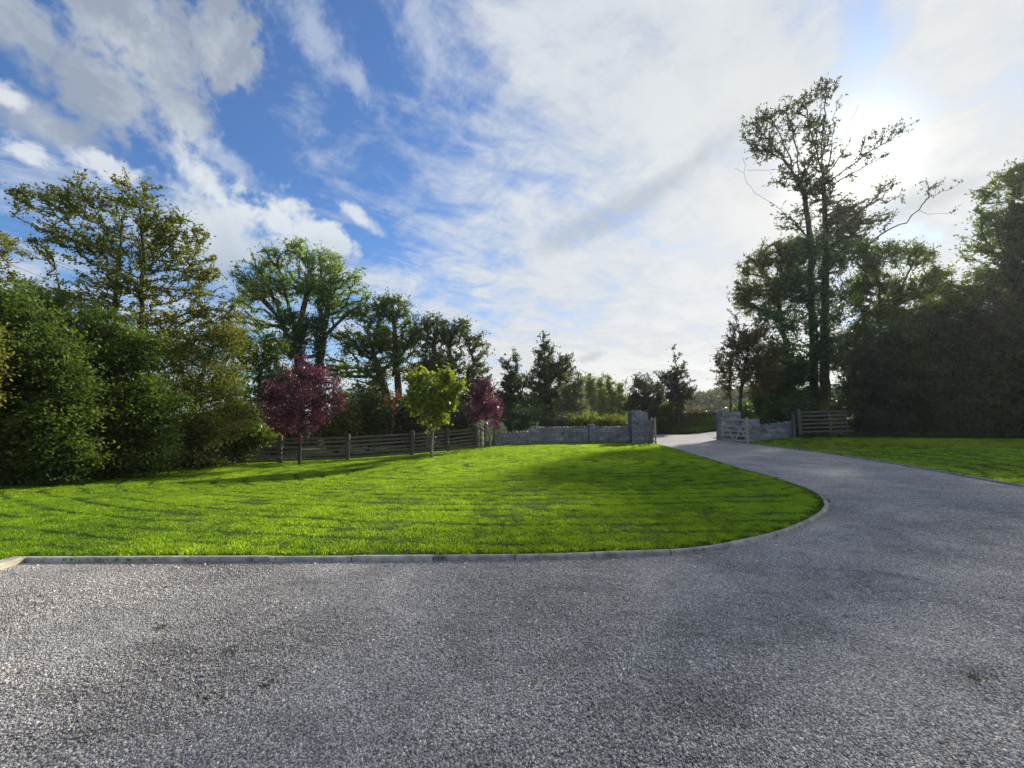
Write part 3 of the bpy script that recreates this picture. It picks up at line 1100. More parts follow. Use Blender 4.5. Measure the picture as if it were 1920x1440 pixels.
def build_trees():
    # ---- left boundary, near to far
    tree('hornbeam_shrub', 'dense dark green leafy shrub at the left edge beside the lawn', 10.4, 20,
         [(-40, 690, 110, 80), (40, 610, 70, 45), (-50, 590, 70, 50), (70, 680, 90, 60), (20, 760, 110, 60), (100, 780, 80, 55), (-20, 840, 130, 65), (90, 850, 90, 50), (60, 900, 120, 26), (120, 720, 50, 50), (10, 560, 50, 30, .6)], 0.14, 1900, 34, 0.095, 'hedge', 0.22,
         flat=1.2, cat='shrub', dep=0.7, minr=0.010, sub=14, ragged=0.45, ragl=0.45)
    tree('hornbeam_shrub', 'rounded dark green shrub under the tall airy tree', 12.2, 215,
         [(170, 690, 80, 60), (230, 720, 80, 60), (290, 770, 70, 60), (150, 780, 90, 60), (230, 800, 90, 60), (260, 855, 100, 40), (150, 860, 90, 40), (120, 620, 60, 50), (190, 620, 60, 45), (80, 570, 60, 35, .7), (250, 660, 60, 45), (220, 890, 120, 24)], 0.14, 1900, 32, 0.095, 'hedge', 0.24,
         flat=1.2, cat='shrub', dep=0.7, minr=0.010, sub=14, ragged=0.45, ragl=0.45, tshift=-.04)
    tree('hawthorn_shrub', 'olive and brown leaved shrub where the hedge meets the fence', 14.3, 375,
         [(350, 690, 75, 75), (400, 640, 60, 50), (380, 770, 80, 70), (335, 825, 75, 50), (430, 800, 40, 45), (350, 858, 80, 26), (430, 720, 50, 60), (300, 640, 50, 50, .7), (440, 640, 36, 40, .6)], 0.10, 1250, 36, 0.075, 'brown', 0.28, cat='shrub', dep=0.8, minr=0.011)
    tree('field_maple_shrub', 'yellowing bush poking in at the left edge of the hedge', 9.0, -35,
         [(-38, 650, 42, 60), (-50, 720, 50, 60)], 0.07, 160, 26, 0.08, 'brown', 0.22, cat='shrub', minr=0.01, tshift=0.15)
    tree('hornbeam_shrub', 'unseen leafy shrub added outside the left edge of the lawn to block light', 8.0, -330,  # out of view, added to block light and close off side views
         [(-300, 680, 150, 150), (-280, 830, 150, 80)], 0.12, 420, 45, 0.1, 'hedge', 0.32, cat='shrub', minr=0.015)
    tree('wild_cherry', 'tall airy tree with twin stems and thin bronze green leaves', 14.6, 235,
         [(100, 385, 75, 40, 0.8), (60, 360, 40, 22, .7), (170, 375, 70, 45), (255, 365, 50, 38), (230, 440, 110, 60), (130, 460, 90, 45, .8), (330, 440, 60, 60), (380, 490, 40, 40, .8),
          (300, 520, 110, 60), (180, 540, 120, 50, .9), (400, 570, 55, 40), (330, 600, 90, 45), (150, 600, 120, 55), (60, 560, 70, 40, .7), (410, 620, 45, 35, .9), (440, 590, 30, 30, .6), (330, 650, 80, 40), (230, 660, 70, 30, .8)], 0.12, 2100, 17, 0.105, 'brown', 0.17,
         stems=[[(214, 880), (213, 720), (214, 600), (222, 480), (215, 400, .3)], [(240, 880, .3), (243, 700, .3), (252, 600, .3), (268, 500), (262, 390)]],
         limbs=[[(218, 540), (160, 450), (90, 390), (40, 355)], [(250, 610, .3), (320, 600), (380, 585)], [(262, 520), (320, 460), (350, 410)], [(222, 480), (190, 420), (165, 360)]], tipr=0.008, sub=9, tshift=-0.05)
    tree('wild_cherry', 'thin leaved tree leaning in from the left edge', 16.0, -70,
         [(0, 500, 60, 50, .8), (-40, 460, 60, 45), (40, 540, 60, 40, .8), (-60, 560, 90, 60)], 0.12, 330, 18, 0.095, 'brown', 0.2, tipr=0.008)
    # ---- behind the timber fence
    tree('ash_tree', 'vase shaped ash with pale leaves and ivy clad stems', 25.0, 575,
         [(470, 515, 40, 35, .8), (500, 490, 42, 24, .9), (560, 478, 45, 24), (610, 490, 40, 26), (650, 525, 38, 35), (560, 530, 70, 35), (500, 560, 50, 35), (640, 575, 45, 32), (675, 560, 22, 30, .7), (450, 555, 30, 22, .6), (480, 605, 45, 22, .8),
          (600, 545, 60, 30)], 0.36, 1700, 12, 0.15, 'ash', 0.30,
         stems=[[(563, 850), (562, 720), (556, 640), (572, 560), (580, 500, .3)], [(585, 850, .4), (590, 700, .4), (600, 620, .4), (618, 560), (630, 505)]],
         limbs=[[(560, 690), (536, 620), (512, 560), (490, 510)], [(536, 615), (490, 560), (460, 535)], [(598, 640), (640, 600), (672, 575)], [(556, 640), (540, 570), (520, 500)], [(600, 620), (600, 540), (600, 480)]],
         tipr=0.014, tri=True)
    tree('ivy_growth', 'dark ivy wrapped round the stems of the vase shaped ash', 24.6, 560,
         [(540, 610, 20, 35), (556, 660, 26, 45), (600, 630, 18, 45), (588, 690, 24, 40), (522, 590, 12, 24), (572, 740, 45, 35), (566, 600, 16, 40), (602, 590, 16, 40), (612, 560, 12, 20), (540, 640, 24, 30)], 0.05, 520, 34, 0.15, 'ivy', 0.28, cat='ivy', tri=True, sub=3)
    tree('elder_tree', 'dark bushy tree left of the vase shaped ash', 20.0, 480,
         [(475, 660, 50, 45), (510, 720, 55, 50), (450, 720, 35, 50), (440, 640, 30, 25, .7), (520, 660, 30, 30, .7)], 0.12, 700, 26, 0.12, 'green', 0.28, tri=True, tshift=-0.08)
    tree('sycamore_tree', 'domed olive sycamore with dark limbs right of the ash', 26.0, 728,
         [(700, 590, 45, 32), (740, 580, 42, 26), (660, 640, 42, 30), (715, 640, 60, 34), (765, 620, 32, 42), (640, 690, 40, 26, .8), (700, 700, 50, 30, .8), (750, 680, 40, 34, .9), (690, 740, 50, 30, .7)], 0.36, 1300, 17, 0.16, 'green', 0.34,
         stems=[[(726, 850), (724, 740), (706, 680), (690, 620)], [(742, 850, .3), (744, 740, .3), (742, 660), (738, 600)]], limbs=[[(718, 720), (670, 690), (640, 690)], [(742, 680), (768, 640)], [(706, 680), (665, 650)]], tipr=0.014, tri=True, tshift=0.04)
    tree('oak_tree', 'dark rounded oak at the right end of the fence line', 26.5, 850,
         [(810, 625, 42, 32), (855, 625, 38, 32), (890, 655, 26, 34, .9), (830, 680, 60, 42), (890, 700, 36, 36), (800, 710, 40, 36), (862, 740, 60, 40), (905, 740, 22, 40, .8)], 0.34, 1200, 21, 0.16, 'dark', 0.34,
         stems=[[(850, 850), (848, 740), (842, 650)]], limbs=[[(848, 740), (885, 690), (900, 660)], [(846, 710), (812, 660)]], tipr=0.014, tri=True, tshift=0.05)
    for i, (x, y, rx, ry, mt, lb, D_) in enumerate([
        (452, 792, 46, 40, 'green', 'low green bush crowding over the darkest left bay of fence', 15.8),
        (520, 790, 40, 42, 'dark', 'dark bush behind the purple leaved plum', 19.0),
        (630, 775, 42, 50, 'brown', 'olive bush behind the fence right of the purple plum', 20.0),
        (690, 770, 42, 50, 'dark', 'dark gappy bush behind the middle of the fence', 21.0),
        (770, 785, 46, 46, 'thicket', 'brown thicket behind the yellow green tree', 21.5),
        (860, 790, 46, 42, 'dark', 'dark low bush behind the last bay of the fence', 22.5)]):
        tree('hedge_shrub', lb, D_, x, [(x, y, rx, ry), (x - 14, y + 25, rx * .8, ry * .7), (x + 16, y - 12, rx * .6, ry * .6, .7), (x, y + 50, rx * 1.1, 26), (x + 20, y + 30, rx * .9, 26)], 0.05, 520, 26, 0.11, mt, 0.27, cat='shrub', tri=True, tshift=-0.08, seed=500 + i, minr=.012)
    # ---- young ornamental trees on the lawn edge
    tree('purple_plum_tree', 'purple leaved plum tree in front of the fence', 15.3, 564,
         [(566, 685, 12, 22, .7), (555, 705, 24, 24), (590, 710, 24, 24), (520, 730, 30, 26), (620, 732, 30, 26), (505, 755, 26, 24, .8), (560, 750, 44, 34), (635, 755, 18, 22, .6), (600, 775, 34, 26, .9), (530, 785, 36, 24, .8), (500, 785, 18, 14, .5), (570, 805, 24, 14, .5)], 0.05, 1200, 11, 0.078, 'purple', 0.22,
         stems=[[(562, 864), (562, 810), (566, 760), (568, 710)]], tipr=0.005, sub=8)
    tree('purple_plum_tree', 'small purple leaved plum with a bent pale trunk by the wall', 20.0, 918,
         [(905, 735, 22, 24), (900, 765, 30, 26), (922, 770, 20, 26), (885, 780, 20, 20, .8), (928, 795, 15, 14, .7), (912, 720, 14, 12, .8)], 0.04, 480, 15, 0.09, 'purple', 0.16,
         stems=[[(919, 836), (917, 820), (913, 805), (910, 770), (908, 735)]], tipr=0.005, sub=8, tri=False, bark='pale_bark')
    tree('young_maple_tree', 'small yellow green maple with pale forked trunk on the lawn', 16.4, 808,
         [(775, 706, 18, 16, .9), (800, 712, 20, 14, .8), (838, 704, 14, 14, .9), (790, 735, 30, 22), (838, 735, 30, 24), (862, 728, 11, 14, .7), (812, 760, 40, 26), (852, 760, 16, 18, .8), (775, 762, 22, 22, .7), (825, 785, 22, 16, .8), (798, 790, 14, 12, .4), (786, 815, 9, 6, .12)], 0.055, 560, 16, 0.125, 'lime', 0.16,
         stems=[[(808, 850), (808, 815), (800, 785), (792, 745)], [(809, 850, .05), (810, 815, .05), (818, 785), (828, 740)]], tipr=0.006, sub=8, bark='pale_bark', tri=False, width=0.75)
    tree('spindle_shrub', 'small orange red leaved shrub left of the yellow green maple', 18.8, 738,
         [(742, 742, 8, 9), (730, 752, 12, 6), (752, 746, 7, 6)], 0.014, 34, 14, 0.08, 'orange', 0.12, cat='shrub', tri=False)
    tree('spindle_shrub', 'low red leaved sprig under the purple plum', 15.6, 538,
         [(540, 800, 20, 9), (525, 806, 22, 8, .8)], 0.02, 60, 14, 0.06, 'orange', 0.1, cat='shrub', tri=False, tshift=-.3)
    # ---- behind the block wall
    tree('holly_tree', 'blue grey upright tree behind the left end of the wall', 26.0, 955,
         [(955, 690, 16, 24, .8), (965, 720, 26, 30), (945, 745, 24, 30), (970, 765, 30, 30), (940, 785, 26, 22), (968, 672, 8, 12, .5)], 0.16, 430, 30, 0.14, 'dark', 0.26, tri=True)
    tree('ivy_clad_tree', 'tall pointed ivy clad tree behind the wall', 29.0, 1025,
         [(1022, 640, 12, 22, .9), (1020, 665, 18, 22), (1030, 690, 30, 26), (1060, 690, 20, 26), (1010, 710, 28, 34), (1045, 730, 36, 40), (1005, 760, 32, 36), (1050, 770, 34, 30), (1018, 622, 5, 7, .3)], 0.3, 800, 30, 0.16, 'dark', 0.28,
         stems=[[(1025, 830), (1024, 740), (1022, 650), (1019, 618)]], tri=True, tshift=0.04)
    tree('willow_tree', 'loose grey green tree between the pointed tree and the poplars', 27.0, 1080,
         [(1075, 740, 22, 34), (1060, 770, 26, 26), (1090, 775, 22, 26), (1085, 720, 12, 18, .7)], 0.10, 330, 26, 0.14, 'willow', 0.26, tri=True)
    for i, (x, t, w_, lb) in enumerate([(1106, 694, 13, 'leftmost of the slender pale poplars beyond the wall'), (1126, 708, 11, 'short slender pale poplar, second from the left beyond the wall'),
                                        (1143, 700, 12, 'slender yellowish poplar, third from the left beyond the wall'), (1162, 716, 13, 'rightmost low pale poplar beyond the wall')]):
        h = 795 - t
        tree('poplar_tree', lb, 36.5 + i * 1.2, x, [(x, t + h * .25, w_ * .55, h * .25), (x, t + h * .5, w_, h * .28), (x, t + h * .8, w_ * 1.2, h * .25)], 0.12, 260, 26, 0.20, 'poplar', 0.3, group='slender poplars beyond the wall', tri=True, tipr=.014, seed=700 + i)
    tree('hawthorn_tree', 'dark rounded thorn tree left of the gateway', 36.0, 1212,
         [(1200, 735, 26, 26), (1225, 745, 28, 28), (1190, 760, 22, 24), (1215, 775, 34, 18)], 0.18, 420, 32, 0.18, 'thicket', 0.34, tri=True, tshift=-.05)
    tree('hawthorn_tree', 'scraggy pointed thorn tree seen through the gateway', 33.5, 1270,
         [(1268, 665, 10, 18, .45), (1272, 700, 22, 20, .8), (1250, 715, 18, 16, .7), (1270, 735, 28, 26), (1290, 735, 16, 22, .8), (1272, 765, 22, 26), (1300, 712, 8, 5, .3)], 0.2, 480, 22, 0.16, 'thicket', 0.24,
         stems=[[(1272, 800), (1271, 740), (1269, 690), (1262, 655)]], tri=True, tipr=.013)
    tree('goat_willow_shrub', 'sunlit yellow green bush beside the left gate pillar', 34.0, 1250,
         [(1250, 765, 14, 17), (1246, 780, 14, 14)], 0.04, 120, 30, 0.15, 'lime', 0.2, cat='shrub', tri=True, tshift=-.35)
    for i, (x0, lb, mt) in enumerate([(1100, 'low sunlit ivy mound behind the short pier of the wall', 'lime'), (1145, 'low hedge behind the wall left of the gate pillar', 'brown'), (1045, 'low dark bush behind the middle of the wall', 'dark'), (975, 'dark low bush behind the left end of the wall', 'ivy')]):
        tree('low_hedge', lb, 24.2, x0, [(x0, 793, 30, 14), (x0 - 18, 797, 22, 12), (x0 + 20, 797, 22, 12)] if i != 3 else [(x0, 785, 45, 26)], 0.03, 200, 26, 0.10, mt, 0.18, cat='hedge', tri=True, tshift=-.3 if mt == 'lime' else -.05, seed=800 + i, minr=.01)
    for i, (x0, mt, lb, t) in enumerate([(1215, 'thicket', 'bank hedge left of the gateway view', 775), (1255, 'thicket', 'bank hedge below the scraggy thorn tree', 778), (1300, 'russet', 'reddish bank hedge in the middle of the gateway view', 775), (1340, 'thicket', 'bank hedge behind the right gate pillar', 775), (1395, 'green', 'yellow green bank hedge behind the open gate', 768), (1450, 'dark', 'dark bank hedge behind the short block pier', 775)]):
        tree('bank_hedge', lb, 34.6, x0, [(x0, t + 12, 32, 15), (x0 - 16, t + 8, 16, 9), (x0 + 12, t + 5, 14, 8)], 0.04, 260, 24, 0.15, mt, 0.25, cat='hedge', tri=True, seed=830 + i, minr=.012)
    # ---- right of the gateway
    tree('elm_tree', 'reddish brown leaved small tree just right of the gateway', 26.0, 1388,
         [(1350, 690, 18, 32, .8), (1372, 665, 26, 32), (1395, 640, 32, 32), (1415, 680, 32, 38), (1380, 710, 32, 28, .8), (1376, 612, 12, 22, .6), (1352, 735, 20, 22, .5), (1425, 725, 26, 28, .7), (1420, 640, 30, 30, 1), (1440, 690, 30, 40)], 0.13, 1000, 18, 0.13, 'russet', 0.25,
         stems=[[(1386, 800), (1390, 730), (1398, 670)], [(1372, 800, .3), (1374, 730, .3), (1370, 670)]], tri=True, tipr=.01)
    tree('sycamore_tree', 'rounded red brown sycamore leaning left of the tall bare topped tree', 34.0, 1478,
         [(1420, 500, 32, 30, .9), (1460, 475, 40, 26), (1400, 545, 28, 28, .9), (1440, 545, 48, 34), (1485, 520, 34, 50), (1395, 580, 22, 16, .7), (1450, 590, 36, 18, .7), (1500, 470, 26, 36), (1385, 560, 16, 20, .5)], 0.32, 1700, 17, 0.17, 'brown', 0.32,
         stems=[[(1486, 800), (1482, 680), (1464, 600), (1455, 540)]], limbs=[[(1464, 600), (1425, 580), (1395, 560)], [(1460, 570), (1440, 520), (1425, 490)]], tri=True, tipr=.015, tshift=-.05)
    tree('ash_tree', 'very tall ash with bare reaching limbs against the sun', 31.0, 1545,
         [(1410, 250, 26, 34, .9), (1440, 225, 30, 22, .9), (1478, 205, 28, 18, .8), (1515, 188, 26, 20, .8), (1548, 172, 22, 18, .9), (1572, 190, 10, 14, .35), (1450, 275, 45, 32, .5), (1500, 240, 40, 30, .5), (1545, 240, 34, 34, .45),
          (1545, 290, 45, 36, .4), (1510, 320, 38, 30, .7), (1530, 350, 40, 26, 1.1), (1475, 330, 26, 24, .5), (1450, 350, 14, 20, .35),
          (1640, 262, 36, 12, .6), (1685, 245, 24, 11, .5), (1615, 290, 40, 16, .5), (1650, 290, 30, 10, .35), (1595, 330, 20, 14, .3),
          (1540, 385, 32, 30, 1), (1590, 395, 36, 28, 1.7), (1575, 430, 36, 34, 1.7), (1610, 425, 28, 30, 1.2), (1505, 410, 20, 30, .7), (1470, 400, 26, 14, .5), (1485, 425, 26, 16, .6),
          (1660, 350, 24, 16, .4), (1680, 378, 22, 10, .35), (1640, 375, 26, 12, .3), (1745, 352, 24, 9, .6), (1790, 345, 14, 9, .4), (1785, 398, 10, 4, .15), (1645, 410, 26, 18, .9), (1540, 470, 44, 34, 1.2), (1605, 470, 40, 30, 1.2), (1500, 470, 26, 34, .9)], 0.40, 2500, 9, 0.19, 'dark', 0.24,
         stems=[[(1527, 830), (1523, 640), (1521, 500), (1518, 430), (1508, 365), (1496, 335)], [(1558, 830, .5), (1556, 640, .5), (1554, 480, .3), (1547, 390), (1543, 330)]],
         limbs=[[(1508, 365), (1480, 315), (1450, 272), (1420, 240), (1398, 228)], [(1496, 335), (1470, 300), (1425, 275), (1392, 268)], [(1490, 325), (1465, 255), (1440, 215)], [(1500, 340), (1492, 270), (1475, 200)], [(1543, 330), (1520, 255), (1510, 190)],
                [(1543, 330), (1541, 265), (1546, 200), (1550, 165)], [(1518, 452), (1492, 416), (1462, 392), (1416, 363), (1401, 342), (1397, 322), (1380, 313)], [(1399, 328), (1393, 296)], [(1560, 520), (1600, 478), (1650, 441), (1700, 415), (1722, 394), (1742, 370), (1780, 356), (1806, 338)],
                [(1724, 402), (1790, 398)], [(1548, 345), (1602, 305), (1652, 272), (1690, 246), (1716, 231)], [(1548, 350), (1610, 318), (1665, 290), (1690, 270)], [(1556, 470), (1600, 411), (1640, 372), (1668, 342), (1676, 318)], [(1543, 330), (1572, 262), (1611, 196)], [(1546, 335), (1590, 270), (1622, 215)], [(1482, 318), (1440, 320), (1402, 318)], [(1545, 345), (1560, 270), (1568, 190)]],
         tri=True, tipr=.013, sub=6, step=0.7, width=0.6, seed=12, limf=0.36, ragged=.45)
    tree('ivy_growth', 'deep green ivy cloaking the lower stems of the tall ash', 29.6, 1540,
         [(1470, 640, 34, 44), (1500, 590, 30, 46), (1530, 560, 26, 56), (1548, 640, 40, 60), (1500, 690, 42, 40), (1572, 560, 22, 50), (1590, 690, 40, 60), (1520, 750, 40, 36), (1590, 760, 40, 36), (1520, 500, 16, 30), (1440, 600, 34, 30, .8), (1430, 660, 34, 34), (1610, 610, 30, 40), (1470, 700, 50, 40), (1560, 500, 20, 40, .8), (1500, 545, 40, 36), (1500, 460, 20, 30, .8), (1575, 480, 26, 34), (1610, 540, 34, 34), (1535, 450, 16, 34, .9), (1480, 510, 24, 26, .8)], 0.12, 2100, 27, 0.16, 'ivy', 0.32, cat='ivy', tri=True, sub=4,
         stems=[[(1532, 830), (1532, 700), (1530, 600)]], tshift=.02)
    tree('ivy_growth', 'ivy hiding the two short stems behind the low right wall', 28.0, 1458,
         [(1440, 740, 18, 46), (1468, 745, 14, 46), (1450, 690, 28, 26), (1500, 760, 20, 40), (1425, 745, 20, 40), (1485, 700, 30, 30)], 0.12, 620, 34, 0.15, 'ivy', 0.24, cat='ivy', tri=True, sub=4)
    tree('field_maple_tree', 'thin leaved tree with yellow patch right of the tall ash', 26.5, 1650,
         [(1610, 480, 24, 30, .7), (1760, 520, 30, 30, .8), (1780, 575, 40, 36), (1700, 600, 50, 36), (1645, 480, 36, 30, .8), (1690, 478, 36, 26, .8), (1735, 486, 24, 16, 1.1), (1640, 530, 36, 34, .8), (1690, 545, 34, 28, .9), (1730, 540, 30, 30), (1650, 590, 40, 40), (1612, 560, 20, 50, .7)], 0.15, 1800, 18, 0.15, 'green', 0.36,
         stems=[[(1652, 830), (1650, 640), (1649, 540), (1640, 470)], [(1668, 830, .3), (1672, 640, .3), (1690, 540), (1712, 490)]], tri=True, tipr=.012, tshift=.10)
    for i, (x, lb, mt) in enumerate([(1505, 'low dark bush behind the left half of the seven rail fence', 'ivy'), (1560, 'low brown green bush behind the right half of the seven rail fence', 'brown'), (1455, 'dark low bush behind the low right wall', 'dark')]):
        tree('hedge_shrub', lb, 24.4 + i * .2, x, [(x, 790, 32, 26), (x - 20, 806, 24, 14), (x + 22, 804, 26, 18), (x, 768, 24, 18, .7)], 0.05, 420, 24, 0.11, mt, 0.22, cat='shrub', tri=True, tshift=-.1, seed=870 + i, minr=.012)
    for i, (x, lb) in enumerate([(1690, 'deep dark shrub behind the thicket, nearest the rail fence'), (1810, 'deep dark shrub behind the middle of the right thicket'), (1930, 'deep dark shrub behind the right end of the thicket')]):
        tree('hedge_shrub', lb, 26.5, x, [(x, 640, 70, 50), (x, 700, 80, 60), (x, 770, 80, 50), (x - 30, 810, 60, 20), (x + 30, 810, 60, 20)], 0.1, 700, 22, 0.20, 'ivy', 0.36, cat='shrub', tri=True, tshift=-.15, seed=880 + i, minr=.02)
    tree('beech_tree', 'tall leafy tree at the right edge with yellowing left side', 21.5, 1905,
         [(1905, 340, 40, 36), (1860, 370, 30, 30, .8), (1835, 410, 22, 24, .6), (1945, 330, 55, 60), (1880, 430, 50, 45), (1835, 470, 36, 34, .9), (1930, 440, 60, 70), (1830, 530, 44, 40), (1890, 530, 60, 50), (1970, 520, 70, 80), (1780, 560, 44, 36, .9)], 0.28, 1900, 20, 0.14, 'green', 0.30,
         stems=[[(1905, 850), (1900, 640), (1893, 480), (1900, 370)]], limbs=[[(1895, 520), (1850, 450), (1838, 400)], [(1893, 480), (1930, 400), (1950, 330)]], tri=True, tipr=.010, tshift=.12)
    tree('evergreen_tree', 'very dark evergreen mass at the right edge below the yellowing crown', 20.5, 1930,
         [(1910, 425, 26, 45), (1900, 500, 34, 50), (1935, 600, 50, 60)], 0.2, 420, 34, 0.14, 'ivy', 0.30, tri=True, tshift=-.15)
    for i, (x, y, rx, ry, D_, mt, lb) in enumerate([
        (1625, 690, 42, 80, 24.5, 'dark', 'dark green thicket bush right of the seven rail fence top'),
        (1665, 720, 50, 90, 23.0, 'thicket', 'brown grey thicket bush just right of the seven rail fence'),
        (1730, 680, 58, 100, 22.5, 'dark', 'tall dark green thicket bush, second right of the rail fence'),
        (1800, 660, 62, 110, 22.0, 'thicket', 'tall dusky thicket bush in the middle of the right hedge'),
        (1870, 650, 66, 120, 21.5, 'dark', 'tall dark thicket bush with a pale dead branch near the right edge'),
        (1950, 650, 80, 130, 21.0, 'dark', 'dark thicket bush cut by the right edge of the view'),
        (2060, 640, 90, 150, 20.0, 'thicket', 'thicket bush beyond the right edge of the view')]):
        tree('thicket_bush', lb, D_, x, [(x, y - ry * .45, rx * 1.05, ry * .6), (x - rx * .5, y - ry * .2, rx * .8, ry * .6), (x - rx * .3, y + ry * .3, rx * .95, ry * .6), (x + rx * .4, y + ry * .1, rx * .8, ry * .7), (x, y + ry * .85, rx * 1.05, ry * .38), (x, 812, rx * 1.2, 20, 2.0), (x, 770, rx, 40, .6)], 0.12, 1200, 30, 0.115, mt, 0.30, cat='bush', group='thicket bushes along the right lawn', tri=True, seed=900 + i, minr=.011, tshift=.03, sub=12, ragged=0.5, ragl=1.3, twig=0.8)
    tree('beech_tree', 'unseen tall tree added beyond the right edge of the view for shade', 19.0, 2120, [(2120, 330, 120, 120), (2100, 480, 130, 110)], 0.3, 420, 26, 0.22, 'green', 0.5, tri=True, tipr=.02)  # out of view, added to cast shade from the right


build_trees()
print('tris so far', TRIS[0])

# ------------------------------------------------------------------ block walls
def stone_mesh(rs, sx, sy, sz):
    import bmesh
    bm = bmesh.new()
    bmesh.ops.create_icosphere(bm, subdivisions=1, radius=0.5)
    for v in bm.verts:
        v.co = Vector((v.co.x * sx, v.co.y * sy, v.co.z * sz)) * rs.uniform(0.82, 1.12)
    me = bpy.data.meshes.new('stone')
    bm.to_mesh(me); bm.free()
    return me


def block_wall(root, a, b, h_fn, thick=0.21, bl=0.44, bh=0.215, coping=None, seed=1):
    """running bond block wall from a to b; h_fn(s) gives the number of courses"""
    rng = random.Random(seed); rs = np.random.RandomState(seed)
    a, b = Vector(a), Vector(b)
    L = (b - a).length; d = (b - a) / L
    rz = math.atan2(d.y, d.x)
    o0 = Vector(root.location)
    nmax = max(h_fn(s) for s in np.linspace(0, L, 20))
    cache = {}
    for c in range(nmax):
        s = 0.0 if c % 2 == 0 else -bl / 2
        while s < L - 0.02:
            s0, s1 = max(s, 0), min(s + bl, L)
            s += bl
            if s1 - s0 < 0.06: continue
            mid = (s0 + s1) / 2
            if h_fn(mid) <= c: continue
            w = round(s1 - s0 - 0.012, 3)
            if w not in cache:
                cache[w] = box_mesh('block', w, thick, bh - 0.012, 0.008, 0.0)
            p = a + d * mid
            z = float(zt(p.x, p.y)) - 0.04 + c * bh
            nrm = Vector((-d.y, d.x)) * rng.uniform(-0.006, 0.006)
            link('block', cache[w], M['block'], root, (p.x + nrm.x - o0.x, p.y + nrm.y - o0.y, z - o0.z), (0, 0, rz + rng.uniform(-.004, .004)))
    # mortar core, recessed behind the block faces
    V = []; st = max(2, int(L / 0.44) + 1)
    for s in np.linspace(0.004, L - 0.004, st):
        p = a + d * s
        h = h_fn(min(max(s, 0.01), L - .01)) * bh - 0.05
        z = float(zt(p.x, p.y))
        n = Vector((-d.y, d.x)) * (thick / 2 - 0.012)
        for q, zz in ((p + n, z - 0.1), (p + n, z + h - .02), (p - n, z + h - .02), (p - n, z - 0.1)):
            V.append((q.x - o0.x, q.y - o0.y, zz - o0.z))
    Fc = []
    for j in range(st - 1):
        for q in range(4):
            Fc.append((j * 4 + q, j * 4 + (q + 1) % 4, j * 4 + 4 + (q + 1) % 4, j * 4 + 4 + q))
    Fc += [(0, 3, 2, 1), (st * 4 - 4, st * 4 - 3, st * 4 - 2, st * 4 - 1)]
    me = bpy.data.meshes.new('mortar'); me.from_pydata(V, [], Fc)
    link('mortar', me, M['mortar'], root)
    if coping:
        s = 0.05
        while s < L - 0.05:
            w = rng.uniform(*coping)
            p = a + d * (s + w / 2)
            z = float(zt(p.x, p.y)) - 0.04 + h_fn(min(s + w / 2, L - .01)) * bh
            link('coping_stone', stone_mesh(rs, w * 1.05, thick * 1.15, rng.uniform(0.09, 0.17)), M['stone'], root,
                 (p.x - o0.x, p.y - o0.y, z + 0.03 - o0.z), (rng.uniform(-.3, .3), rng.uniform(0.1, 0.6), rz))
            s += w * 0.92


